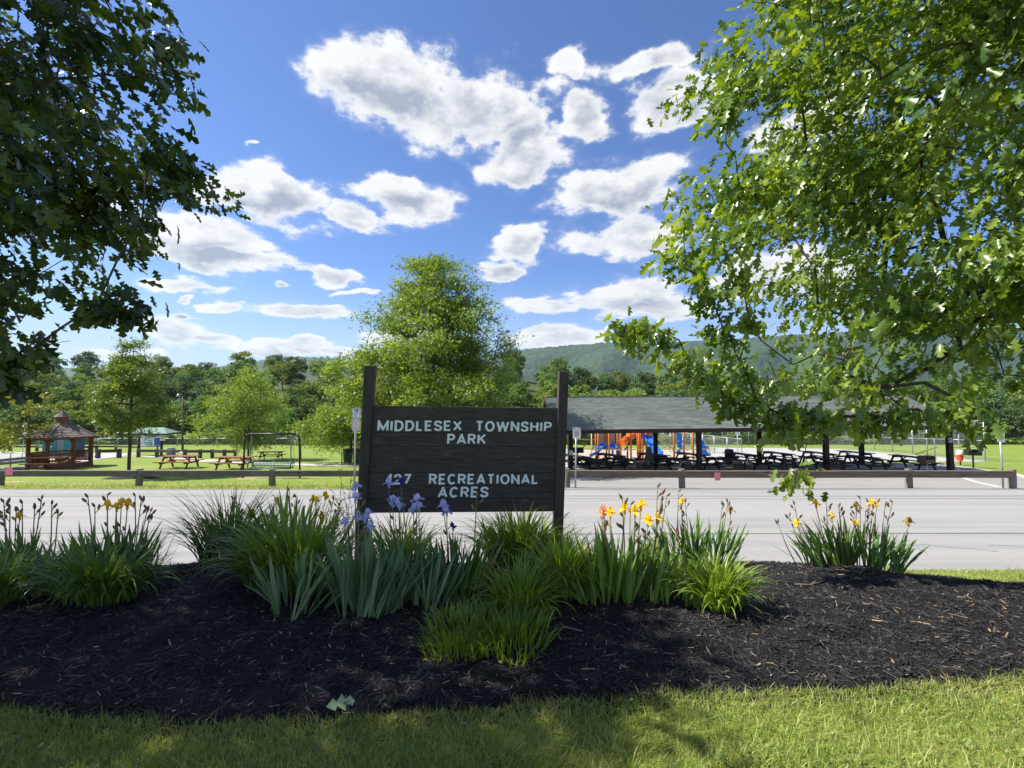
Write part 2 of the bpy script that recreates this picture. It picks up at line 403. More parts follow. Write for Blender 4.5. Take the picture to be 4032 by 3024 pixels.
area('gravel_lot', [tuple(G(-260, 1824))[:2], tuple(G(330, 1818))[:2], tuple(G(560, 1785))[:2], tuple(G(-260, 1781))[:2]], LOT, 0.02)
ribbon('footpath', [G(330, 1797), G(560, 1797), G(720, 1807), G(830, 1817), G(960, 1824), G(1300, 1834), G(1500, 1836)], lambda t: 1.1 + 1.5 * math.exp(-((t - 0.52) / 0.13) ** 2), CONC, 0.025)
ribbon('footpath', [G(1270, 1826), G(1500, 1824)], 0.8, CONC, 0.027)
patch('bare_ground', 1070, 1884, 2.2, 0.45, DIRT, 0.02, seed=1)
patch('bare_ground', 30, 1898, 0.9, 0.3, DIRT, 0.02, seed=2)
patch('bare_ground', 1160, 1817, 1.2, 0.5, DIRT, 0.02, seed=3)

# the planting bed: a mulch mound on the near side of the road
FX = [-7, -4.2, -2.72, -1.65, -0.9, -0.29, 0, 0.97, 1.83, 3.0, 4.5, 8]
FY = [2.6, 2.5, 2.43, 2.31, 2.36, 2.41, 2.45, 2.55, 2.57, 2.69, 2.85, 3.4]
def bed_front(x): return np.interp(x, FX, FY) + 0.012 * np.sin(x * 9.0) + 0.006 * np.sin(x * 23.0)
def bed_back(x): return 5.75 - 0.32 * sstep(2.8, 4.2, x) - 0.05 * np.maximum(x - 4, 0) + 0.03 * np.sin(x * 6)
def bump2(x, y): return 0.018 * np.sin(x * 7.3 + 2 * np.sin(y * 5)) * np.sin(y * 6.1 + 1.3) + 0.01 * np.sin(x * 17 + y * 9) * np.sin(y * 15 - x * 5)
bx = np.arange(-7, 8.01, 0.06); nb = 56
T = np.linspace(0, 1, nb)
X = np.repeat(bx[None], nb, 0); Y = bed_front(bx)[None] * (1 - T[:, None]) + bed_back(bx)[None] * T[:, None]
edge = np.minimum(T, 1 - T)[:, None]
def bed_z(x, y):
    f, b = bed_front(x), bed_back(x); t = np.clip((y - f) / (b - f), 0, 1); e = np.minimum(t, 1 - t)
    return gz(x, y) + np.where(t < 0.5, -0.006 + 0.045 * sstep(0.0, 0.035, e), 0.012 + 0.03 * sstep(0, 0.1, e)) + bump2(x, y) * sstep(0, 0.08, e)
Z = bed_z(X, Y)
i = np.arange(X.size).reshape(X.shape)
Fc = np.stack([i[:-1, :-1], i[:-1, 1:], i[1:, 1:], i[1:, :-1]], -1).reshape(-1, 4)
struct('mulch_bed', np_mesh('mulch_bed', np.stack([X, Y, Z], -1).reshape(-1, 3), Fc, smooth=True), MULCHM)
def B(u, v):                                   # pixel -> point on the bed surface
    d = ray(u, v); d = d / d.y
    lo = 1.8; D = lo
    while D < 7.0:
        p = CAM + d * D
        zz = float(bed_z(p.x, p.y)) if bed_front(p.x) < p.y < bed_back(p.x) else float(gz(p.x, p.y))
        if p.z <= zz: return Vector((p.x, p.y, zz))
        D += 0.01
    p = CAM + d * 5.3; return Vector((p.x, p.y, float(gz(p.x, p.y))))

def rot_from(axis, normal):
    """(N,3,3) frames: local x -> axis, local z ~ normal"""
    a = axis / np.linalg.norm(axis, axis=1, keepdims=True)
    b = np.cross(normal, a); b /= (np.linalg.norm(b, axis=1, keepdims=True) + 1e-9)
    c = np.cross(a, b)
    return np.stack([a, b, c], -1)
def bake(tv, tf, pos, R, S, var):
    """one mesh of many copies of a small template"""
    tv = np.asarray(tv, float); tf = np.asarray(tf, int); n, k = len(pos), len(tv)
    S = np.asarray(S); S = S[:, None, None] if S.ndim == 1 else S[:, None, :]
    V = np.einsum('nij,nkj->nki', R, tv[None] * S) + pos[:, None]
    Fc = (tf[None] + (np.arange(n) * k)[:, None, None]).reshape(-1, tf.shape[1])
    return V.reshape(-1, 3), Fc, np.repeat(var, k)

# mulch chips: shredded bark, far too many to count
n = 80000
cx = RNG.uniform(-6.2, 7.2, n); t = RNG.random(n) ** 1.25
cy = bed_front(cx) - 0.05 + t * (bed_back(cx) - bed_front(cx) + 0.02)
cz = bed_z(cx, cy) + RNG.uniform(0.0, 0.008, n)
ang = RNG.uniform(0, 6.283, n)
ax = np.stack([np.cos(ang), np.sin(ang), RNG.normal(0, 0.28, n)], -1)
nm = np.stack([RNG.normal(0, 0.45, n), RNG.normal(0, 0.45, n), np.ones(n)], -1)
tv = [(-0.5, -0.5, 0), (-0.5, 0, 0.35), (-0.35, 0.5, 0), (0.5, -0.35, 0), (0.5, 0, 0.3), (0.4, 0.5, 0)]
tf = [(0, 3, 4, 1), (1, 4, 5, 2)]
L = RNG.gamma(3, 0.010, n) + 0.010
S = np.stack([L, RNG.uniform(0.003, 0.009, n), RNG.uniform(0.004, 0.009, n)], -1)
var = np.clip(RNG.gamma(1.6, 0.17, n), 0, 1); L = np.where((RNG.random(n) < .10) & (var < .5), L * 1.5, L); S = np.stack([L, RNG.uniform(0.003, 0.009, n) * np.where(L > .07, 1.6, 1), RNG.uniform(0.004, 0.009, n)], -1); var[RNG.random(n) < 0.014] = 0.8
V, Fc, vr = bake(tv, tf, np.stack([cx, cy, cz], -1), rot_from(ax, nm), S, var)
m = bpy.data.materials.new('bark_chips'); m.use_nodes = True
N = NT(m.node_tree); bs = m.node_tree.nodes['Principled BSDF']
va = N.n('ShaderNodeAttribute', attribute_name='var').outputs['Fac']
cr = N.n('ShaderNodeValToRGB', {0: va}); el = cr.color_ramp.elements
el[0].color = (0.008, 0.008, 0.009, 1); el[1].color = (0.34, 0.24, 0.14, 1); el[1].position = 1.0
e = el.new(0.35); e.color = (0.027, 0.026, 0.027, 1); e = el.new(0.7); e.color = (0.066, 0.058, 0.053, 1)
m.node_tree.links.new(cr.outputs[0], bs.inputs['Base Color']); bs.inputs['Roughness'].default_value = 0.7
bs.inputs['Specular IOR Level'].default_value = 0.3
o = obj('mulch_chips', np_mesh('mulch_chips', V, Fc, vr), m, kind='stuff'); tag(o, 'shredded black bark mulch covering the flower bed', 'mulch')

# grass blades
GRASSM = leaf_mat('grass_blade', (0.15, 0.215, 0.04), (0.46, 0.475, 0.175), 0.42, 0.5, spec=0.35)
def blades(name, label, x, y, h, wd, lean=0.5, hz=None, m=None, mow=None):
    n = len(x); z = (gz(x, y) if hz is None else hz) - 0.004
    a = RNG.uniform(0, 6.283, n); le = np.abs(RNG.normal(0, lean, n))
    d = np.stack([np.cos(a) * le, np.sin(a) * le, np.ones(n)], -1)
    base = np.stack([x, y, z], -1); side = np.stack([-np.sin(a), np.cos(a), np.zeros(n)], -1) * wd[:, None]
    # blades turn partly to either side
    tw = RNG.uniform(0, 6.283, n); side = np.stack([np.cos(tw), np.sin(tw), np.zeros(n)], -1) * wd[:, None]
    mid = base + d * (h * 0.55)[:, None]
    tip = base + d * h[:, None] * np.array([1.7, 1.7, 1.0]) - np.stack([0 * a, 0 * a, h * 0.10 * le], -1)
    V = np.stack([base - side, base + side, mid - side * 0.8, mid + side * 0.8, tip], 1).reshape(-1, 3)
    k = (np.arange(n) * 5)[:, None]
    Fc = np.concatenate([k + np.array([[0, 1, 2]]), k + np.array([[1, 3, 2]]), k + np.array([[2, 3, 4]])])
    patchy = 0.5 + 0.5 * np.sin(x * 3.1 + 1.7 * np.sin(y * 2.3)) * np.sin(y * 4.3 + x)
    var = np.clip(RNG.beta(2, 3, n) * 0.75 + patchy * 0.28, 0, 1); var[RNG.random(n) < 0.05] = 1.0
    o = obj(name, np_mesh(name, V, Fc, np.repeat(var, 5)), m or GRASSM, kind='stuff'); tag(o, label, 'grass'); return o
n = 118000
x = RNG.uniform(-4.2, 4.6, n); y = 0.9 + (bed_front(x) + 0.03 - 0.9) * RNG.random(n) ** 0.75
ragged = np.abs(RNG.normal(0, 0.03, n)) * (1 + 0.6 * np.sin(x * 13 + 2 * np.sin(x * 5))) ; y = np.where(RNG.random(n) < .06, bed_front(x) + 0.015 + ragged, y)
blades('grass', 'mown green lawn in front of the mulch bed', x, y, RNG.gamma(7, 0.0042, n) + 0.012, RNG.uniform(0.0012, 0.0030, n), 0.5)
n = 36000
x = RNG.uniform(1.6, 9.5, n); y = bed_back(x) + (8.15 - bed_back(x)) * RNG.random(n)
blades('grass', 'strip of grass between the mulch bed and the road', x, y, RNG.gamma(6, 0.0075, n) + 0.012, RNG.uniform(0.003, 0.006, n), 0.6)
n = 12000
x = RNG.uniform(-7, 2.2, n); y = 5.9 + (8.15 - 5.9) * RNG.random(n)
blades('grass', 'grass verge behind the flower bed along the road edge', x, y, RNG.gamma(6, 0.008, n) + 0.012, RNG.uniform(0.003, 0.006, n), 0.6)
n = 26000
x = np.concatenate([RNG.uniform(-24, 2.0, n)]); y = 17.02 + RNG.exponential(1.1, n)
blades('grass', 'lawn edge across the road under the timber rail', x, y, RNG.gamma(5, 0.010, n) + 0.015, RNG.uniform(0.006, 0.012, n), 0.6)
# clover and broad weeds in the lawn
n = 2600
x = RNG.uniform(-3.5, 3.8, n); y = 1.0 + (bed_front(x) - 1.0) * RNG.random(n) ** 0.8
keep = np.sin(x * 2.7 + 1) * np.sin(y * 5.1 + x) > 0.1; x, y = x[keep], y[keep]; n = len(x)
a = RNG.uniform(0, 6.283, n)
tv = [(0, 0, 0), (0.35, 0.35, 0.1), (0.8, 0.4, 0.05), (1.0, 0, 0), (0.8, -0.4, 0.05), (0.35, -0.35, 0.1)]
tf = [(0, 1, 2, 3), (0, 3, 4, 5)]
V, Fc, vr = bake(tv, tf, np.stack([x, y, gz(x, y) + RNG.uniform(0.02, 0.05, n)], -1), rot_from(np.stack([np.cos(a), np.sin(a), RNG.normal(0.1, 0.3, n)], -1), np.stack([RNG.normal(0, .4, n), RNG.normal(0, .4, n), np.ones(n)], -1)), RNG.uniform(0.012, 0.03, n), RNG.uniform(0.1, 0.7, n))
o = obj('clover', np_mesh('clover', V, Fc, vr), leaf_mat('clover_leaf', (0.05, 0.11, 0.02), (0.16, 0.24, 0.05), 0.3, 0.5), kind='stuff')
tag(o, 'clover leaves scattered through the mown lawn', 'clover')
# ------------------------------------------------------------------ timber park sign
def wood(name, c1, c2, knot, scale=1.0, rough=0.75, axis='X', dark_knots=True):
    m = bpy.data.materials.new(name); m.use_nodes = True; MAT[name] = m
    t = m.node_tree; N = NT(t); b = t.nodes['Principled BSDF']
    co = N.n('ShaderNodeTexCoord').outputs['Object']
    oi = N.n('ShaderNodeObjectInfo').outputs['Random']
    co = N.vmath('ADD', co, N.n('ShaderNodeCombineXYZ', {0: N.math('MULTIPLY', oi, 37.0), 1: N.math('MULTIPLY', oi, 11.0), 2: N.math('MULTIPLY', oi, 23.0)}).outputs[0])
    st = {'X': (1.2, 14, 14), 'Z': (14, 14, 1.2), 'Y': (14, 1.2, 14)}[axis]
    g = N.noise(N.vmath('MULTIPLY', co, st), 2.2 * scale, 6, 0.65, 0.6)
    g2 = N.noise(co, 0.9 * scale, 3, 0.5)
    ks = {'X': (2.2, 7, 7), 'Z': (7, 7, 2.2), 'Y': (7, 2.2, 7)}[axis]
    vo = N.n('ShaderNodeTexVoronoi', {'Vector': N.vmath('MULTIPLY', co, ks), 'Scale': 0.9 * scale}).outputs['Distance']
    col = N.mix(N.smooth(g, 0.3, 0.7), c1, c2)
    col = N.mix(N.math('MULTIPLY', N.smooth(g2, 0.4, 0.7), 0.35), col, c2)
    col = N.mix(N.smooth(vo, 0.16, 0.06), col, knot)
    t.links.new(col, b.inputs['Base Color']); b.inputs['Roughness'].default_value = rough
    b.inputs['Specular IOR Level'].default_value = 0.3
    bn = N.n('ShaderNodeBump', {'Height': g, 'Strength': 0.5, 'Distance': 0.006}); t.links.new(bn.outputs[0], b.inputs['Normal'])
    return m
SIGNW = wood('dark_stained_board', (0.026, 0.024, 0.023), (0.072, 0.063, 0.056), (0.11, 0.09, 0.07), 1.6)
SIGNP = wood('dark_stained_post', (0.030, 0.026, 0.025), (0.070, 0.060, 0.053), (0.03, 0.025, 0.02), 1.6, axis='Z')
LETTER = mat('pale_blue_paint', (0.80, 0.86, 0.87), (0.74, 0.81, 0.83), 30, 0.6, 0.1, 60)
PL, PR = W(1459, 1800, 4.72), W(2200, 1800, 4.885)
SD = (PR - PL); SD.z = 0; SD.normalize(); SNRM = Vector((SD.y, -SD.x, 0))      # face normal towards the viewer
def S(u, v, out=0.0):
    d = ray(u, v); p0 = PL + SNRM * out
    return CAM + d * ((p0 - CAM).dot(SNRM) / d.dot(SNRM))
c2 = lambda x, y: (1300 + x / 2.011, 1380 + y / 2.011)
base = S(1830, 2190)
sign = thing('park_sign', 'dark stained timber board sign reading MIDDLESEX TOWNSHIP PARK, standing among the irises', 'sign', (base.x, base.y, base.z))
LT, LB, RT, RB = (1462, 1597), (1440, 2020), (2204, 1606), (2192, 2014)
lerp = lambda a, b, t: (a[0] + (b[0] - a[0]) * t, a[1] + (b[1] - a[1]) * t)
for k in range(8):
    g = 0.0006
    ta, tb = k / 8 + (g if k != 7 else 0.004), (k + 1) / 8 - (0 if k == 7 else g)
    jit = random.uniform(-0.003, 0.003)
    q = [S(*lerp(LT, LB, tb), jit), S(*lerp(RT, RB, tb), jit), S(*lerp(RT, RB, ta), jit), S(*lerp(LT, LB, ta), jit)]
    bd = MB().prism(q, -SNRM * 0.038).build('board', SIGNW, sign)
    bv = bd.modifiers.new('bevel', 'BEVEL'); bv.width = 0.004; bv.segments = 2
for (xt0, xt1, yt, xb0, xb1, yb) in ((1434, 1476, 1439, 1393, 1430, 2215), (2203, 2240, 1463, 2176, 2213, 2230)):
    q = [S(xb0, yb, 0.03), S(xb1, yb, 0.03), S(xt1, yt + 1, 0.03), S(xt0, yt, 0.03)]
    ps = MB().prism(q, -SNRM * 0.105).build('post', SIGNP, sign)
    bv = ps.modifiers.new('bevel', 'BEVEL'); bv.width = 0.005; bv.segments = 2
dg = bpy.context.evaluated_depsgraph_get()
def text_mesh(body, extrude=0.0, bold=0.0):
    cu = bpy.data.curves.new('txt', 'FONT'); cu.body = body; cu.extrude = extrude; cu.offset = bold; cu.resolution_u = 3
    o = bpy.data.objects.new('txt', cu); COL.objects.link(o)
    me = bpy.data.meshes.new_from_object(o.evaluated_get(bpy.context.evaluated_depsgraph_get()))
    bpy.data.objects.remove(o); bpy.data.curves.remove(cu)
    v = np.array([tuple(q.co) for q in me.vertices]); return me, v
SW = 0.175                                            # stroke weight of the painted capitals
def arc(cx, cy, rx, ry, a0, a1, n=9): return [(cx + rx * math.cos(math.radians(a0 + (a1 - a0) * k / n)), cy + ry * math.sin(math.radians(a0 + (a1 - a0) * k / n))) for k in range(n + 1)]
GL = {'M': (.86, [[(0, 0), (0, 1), (.5, .12), (1, 1), (1, 0)]]), 'I': (.20, [[(.5, 0), (.5, 1)]]), 'D': (.70, [[(0, .5), (0, 1)] + arc(.45, .5, .55, .5, 90, -90, 10) + [(0, 0), (0, .5)]]),
      'L': (.56, [[(0, 1), (0, 0), (1, 0)]]), 'E': (.60, [[(1, 1), (0, 1), (0, 0), (1, 0)], [(0, .51), (.85, .51)]]),
      'S': (.64, [[(1, .76), (.93, .9), (.75, .98), (.5, 1), (.25, .98), (.07, .9), (0, .76), (.07, .63), (.25, .56), (.5, .51), (.75, .45), (.93, .38), (1, .24), (.93, .1), (.75, .02), (.5, 0), (.25, .02), (.07, .1), (0, .24)]]),
      'X': (.70, [[(0, 0), (1, 1)], [(0, 1), (1, 0)]]), 'T': (.64, [[(0, 1), (1, 1)], [(.5, 1), (.5, 0)]]), 'O': (.78, [arc(.5, .5, .5, .5, 90, 450, 20)]),
      'W': (1.05, [[(0, 1), (.24, 0), (.5, .92), (.76, 0), (1, 1)]]), 'N': (.70, [[(0, 0), (0, 1), (1, 0), (1, 1)]]), 'H': (.68, [[(0, 0), (0, 1)], [(1, 0), (1, 1)], [(0, .51), (1, .51)]]),
      'P': (.64, [[(0, 0), (0, 1)] + arc(.55, .74, .45, .26, 90, -90, 8) + [(0, .48)]]), 'A': (.76, [[(0, 0), (.5, 1), (1, 0)], [(.2, .28), (.8, .28)]]),
      'R': (.66, [[(0, 0), (0, 1)] + arc(.55, .75, .42, .25, 90, -90, 8) + [(0, .5)], [(.5, .5), (1, 0)]]), 'K': (.70, [[(0, 0), (0, 1)], [(1, 1), (0, .4)], [(.33, .6), (1, 0)]]),
      '1': (.34, [[(0, .76), (.7, 1), (.7, 0)]]), '2': (.60, [[(0, .72), (.06, .88), (.25, .98), (.5, 1), (.75, .98), (.94, .88), (1, .73), (.9, .55), (0, 0), (1, 0)]]), '7': (.60, [[(0, 1), (1, 1), (.35, 0)]]),
      'C': (.72, [arc(.5, .5, .5, .5, 42, 318, 16)])}
def glyph_strokes(body):
    x = 0; out = []
    for ch in body:
        w, pls = GL[ch]; iw = max(w - SW, 0.0001)
        for pl in pls:
            q = [(x + SW / 2 + p[0] * iw, SW / 2 + p[1] * (1 - SW)) for p in pl]; cur = [q[0]]; parts = []
            for i in range(1, len(q)):
                cur.append(q[i])
                if i < len(q) - 1:
                    a1 = math.atan2(q[i][1] - q[i - 1][1], q[i][0] - q[i - 1][0]); a2 = math.atan2(q[i + 1][1] - q[i][1], q[i + 1][0] - q[i][0])
                    if abs((a2 - a1 + math.pi) % (2 * math.pi) - math.pi) > 0.8: parts.append(cur); cur = [q[i]]     # sharp corner: separate brush stroke
            parts.append(cur)
            for k, st in enumerate(parts):
                if len(parts) > 1:
                    for end in (0, -1):
                        if (end == 0 and k == 0) or (end == -1 and k == len(parts) - 1): continue
                        a_, b_ = st[end], st[1 if end == 0 else -2]; l = math.hypot(a_[0] - b_[0], a_[1] - b_[1]); ex = SW * 0.49 / l
                        st[end] = (a_[0] + (a_[0] - b_[0]) * ex, a_[1] + (a_[1] - b_[1]) * ex)
                out.append(st)
        x += w + 0.13
    return out, x - 0.13
def word(body, x0, x1, ytop, ybot, parent, name='lettering'):
    """painted word fitted between pixel bounds (crop coordinates) on the sign face, each stroke a thin raised band"""
    strokes, wid = glyph_strokes(body)
    L0, R0 = S(*c2(x0[0], ybot[0]), 0.004), S(*c2(x1[0], ybot[1]), 0.004)
    L1, R1 = S(*c2(x0[1], ytop[0]), 0.004), S(*c2(x1[1], ytop[1]), 0.004)
    def put(p, o):
        s, t = p[0] / wid, p[1]
        return (L0.lerp(R0, s)).lerp(L1.lerp(R1, s), t) + SNRM * o
    mb = MB(); hw = SW / 2
    for si, pl in enumerate(strokes):
        closed = (abs(pl[0][0] - pl[-1][0]) < 1e-6 and abs(pl[0][1] - pl[-1][1]) < 1e-6); n = len(pl); Lf, Rt = [], []
        for i in range(n):
            a = pl[i - 1] if i else (pl[-2] if closed else None); b = pl[i + 1] if i < n - 1 else (pl[1] if closed else None); c = pl[i]
            ds = []
            for p, q in ((a, c), (c, b)):
                if p is not None and q is not None:
                    l = math.hypot(q[0] - p[0], q[1] - p[1]); ds.append(((q[0] - p[0]) / l, (q[1] - p[1]) / l))
            ns = [(-d[1], d[0]) for d in ds]; mx_, my_ = sum(q[0] for q in ns) / len(ns), sum(q[1] for q in ns) / len(ns)
            l2 = mx_ * mx_ + my_ * my_; k = hw / max(l2, 0.36); jx, jy = random.uniform(-.004, .004), random.uniform(-.004, .004)
            Lf.append((c[0] + mx_ * k + jx, min(max(c[1] + my_ * k, -.01), 1.01) + jy)); Rt.append((c[0] - mx_ * k + jx, min(max(c[1] - my_ * k, -.01), 1.01) + jy))
        o = 0.0008 + 0.0004 * (si % 4); V = [put(p, o) for p in Lf] + [put(p, o) for p in Rt] + [put(p, -.006) for p in Lf] + [put(p, -.006) for p in Rt]
        fs = []
        for i in range(n - 1): fs += [(i, i + 1, n + i + 1, n + i), (i, 2 * n + i, 2 * n + i + 1, i + 1), (n + i, n + i + 1, 3 * n + i + 1, 3 * n + i)]
        if not closed: fs += [(0, n, 3 * n, 2 * n), (n - 1, 3 * n - 1, 4 * n - 1, 2 * n - 1)]
        mb.add(V, fs)
    return mb.build(name, LETTER, parent)
word('MIDDLESEX', (372, 378), (1043, 1043), (553, 556), (640, 636), sign)
word('TOWNSHIP', (1150, 1153), (1752, 1757), (557, 566), (643, 643), sign)
word('PARK', (925, 929), (1233, 1236), (660, 660), (745, 743), sign)
word('127', (452, 458), (636, 642), (978, 978), (1062, 1060), sign)
word('RECREATIONAL', (780, 784), (1648, 1648), (976, 980), (1062, 1058), sign)
word('ACRES', (848, 856), (1252, 1256), (1080, 1078), (1167, 1163), sign)
for (x, y) in ((350, 470), (345, 585), (340, 700), (330, 800), (320, 905), (312, 1010), (305, 1115), (300, 1225), (1792, 500), (1790, 600), (1788, 700), (1785, 805), (1782, 910), (1778, 1015), (1774, 1120), (1770, 1230)):
    q = S(*c2(x, y), 0.004); MB().tube([q, q + SNRM * 0.004], 0.006, 8).build('bolt', mat('bolt_steel', (0.10, 0.09, 0.085), None, 30, 0.6), sign)
YELT = mat('yellow_paint', (0.6, 0.42, 0.05), (0.5, 0.35, 0.05), 10, 0.6)

# ------------------------------------------------------------------ timber guard rails
RAILW = wood('weathered_rail', (0.17, 0.15, 0.13), (0.085, 0.075, 0.065), (0.05, 0.04, 0.03), 0.5)
RAILB = wood('brown_rail', (0.20, 0.155, 0.115), (0.10, 0.08, 0.06), (0.06, 0.04, 0.025), 0.5)
POSTW = wood('weathered_post', (0.22, 0.205, 0.18), (0.12, 0.11, 0.10), (0.08, 0.07, 0.06), 0.6, axis='Z')
DKW = wood('dark_weathered_wood', (0.075, 0.068, 0.066), (0.045, 0.04, 0.04), (0.03, 0.025, 0.02), 0.6)
def rail_fence(name, label, posts, top, rail_h, m, mp, rail_t=0.14, pr=0.12, group=None, round_post=True, over=0.05, rails=True):
    """posts: ground points in order"""
    t = thing(name, label, 'fence', posts[0], group)
    for p in posts:
        mb = MB(); tilt = Vector((random.uniform(-.015, .015), random.uniform(-.015, .015), 0))
        q = p + Vector((0, 0.0, 0))
        if round_post: mb.tube([q - Vector((0, 0, .1)), q + Vector((0, 0, top * 0.5)) + tilt, q + Vector((0, 0, top + over)) + tilt], [pr, pr, pr * 0.97], 14)
        else: mb.box(q + Vector((0, 0, (top + over) / 2 - .03)) + tilt, (pr * 1.8, pr * 1.8, top + over + .06))
        mb.build('post', mp, t, smooth=round_post and False)
    for a, b in zip(posts, posts[1:]):
        d = (b - a).normalized(); n = Vector((d.y, -d.x, 0)).normalized()
        if n.y > 0: n = -n
        z = Vector((0, 0, top - rail_h / 2)); off = n * (pr * 0.55)
        a2, b2 = a + d * 0.006 + z + off, b - d * 0.006 + z + off
        mb = MB().bar(a2, b2, rail_t, rail_h)
        o = obj('rail', bpy.data.meshes.new('rail'), None, t)
        bpy.data.objects.remove(o)
        r = MB(); L = (b2 - a2).length
        r.box((0, 0, 0), (L, rail_t, rail_h)); ro = r.build('rail', m, t, local=True)
        ro.location = (a2 + b2) / 2 - WL[t]; ro.rotation_euler = (0, -math.asin((b2 - a2).normalized().z), math.atan2(d.y, d.x))
        WL[ro] = (a2 + b2) / 2
        bv = ro.modifiers.new('bevel', 'BEVEL'); bv.width = 0.018; bv.segments = 2
    return t
lp = [G(u, 1917.5) for u in (-520, 0, 546, 1072, 1600)]
rail_fence('timber_guard_rail', 'weathered grey timber guard rail between the road and the lawn with the gazebo', lp, 0.66, 0.235, RAILW, POSTW)
rp = [G(2232, 1921), G(2686, 1924), G(3135, 1925), G(3580, 1923), G(3986, 1925)]
rail_fence('timber_guard_rail', 'brown timber guard rail between the road and the picnic pavilion', rp, 0.68, 0.26, RAILB, POSTW)
PINK = mat('pink_paper', (0.75, 0.20, 0.22), (0.8, 0.26, 0.27), 5, 0.8)
for (u, v, lab, w, hgt) in ((35, 1856, 'pink paper notice stapled to the grey timber rail', 0.27, 0.29), (2825, 1876, 'pink paper notice stapled to the brown timber rail', 0.21, 0.29)):
    y = 17.15 - 0.19
    p = W(u, v, y); mb = MB().box(p, (w, 0.006, hgt)); o = mb.build('paper_notice', PINK)
    tag(o, lab, 'notice')

# second row of dark timber rails further back on the lawn
pl = [G(u, v) for u, v in ((-180, 1778), (40, 1776), (145, 1777), (295, 1783), (380, 1777))]
rail_fence('timber_rail_fence', 'dark timber rail fence behind the gazebo and the portable toilets', pl, 0.75, 0.25, DKW, DKW, round_post=False, pr=0.13)
pl = [G(u, v) for u, v in ((385, 1806), (468, 1803))]
rail_fence('timber_rail_fence', 'short dark timber rail beside the path near the gazebo steps', pl, 0.85, 0.28, DKW, DKW, round_post=False, pr=0.16)
pl = [G(u, v) for u, v in ((545, 1801), (617, 1802), (675, 1803), (728, 1804), (787, 1804), (836, 1804), (884, 1805), (926, 1805))]
rail_fence('timber_rail_fence', 'dark timber rail fence with many posts in front of the notice kiosk', pl, 0.80, 0.26, DKW, DKW, round_post=False, pr=0.13)
pl = [G(u, v) for u, v in ((350, 1775), (455, 1775), (545, 1779))]
rail_fence('timber_rail_fence', 'low dark timber rail fence behind the slender maple', pl, 0.7, 0.22, DKW, DKW, round_post=False, pr=0.11)

# ------------------------------------------------------------------ gazebo
REDW = wood('red_stained_wood', (0.235, 0.085, 0.04), (0.15, 0.052, 0.026), (0.08, 0.03, 0.02), 0.8, axis='Z')
REDX = wood('red_stained_plank', (0.27, 0.095, 0.045), (0.175, 0.06, 0.03), (0.08, 0.03, 0.02), 0.8)
SHB = mat('brown_shingles', (0.19, 0.155, 0.13), (0.125, 0.105, 0.095), 5, 0.9, 0.5, 20)
SHD = mat('dark_patch_shingles', (0.07, 0.06, 0.065), (0.10, 0.09, 0.09), 5, 0.9, 0.5, 20)
gc = G(236, 1838); gc = Vector((gc.x, gc.y, gc.z)); kk = F / gc.y
gzb = thing('gazebo', 'red stained octagonal wooden gazebo with brown shingled roof and cupola', 'gazebo', gc)
R = 97 / kk; EH = (1846 - 1727) / kk; RH = (1727 - 1672) / kk; RO = 107 / kk
oc = lambda k, r, z, ph=22.5: gc + Vector((r * math.cos(math.radians(45 * k + ph)), r * math.sin(math.radians(45 * k + ph)), z))
MB().lathe([(R * 1.05, -0.1), (R * 1.05, 0.16)], 8).build('floor', REDX, gzb, local=True).rotation_euler = (0, 0, math.radians(22.5))
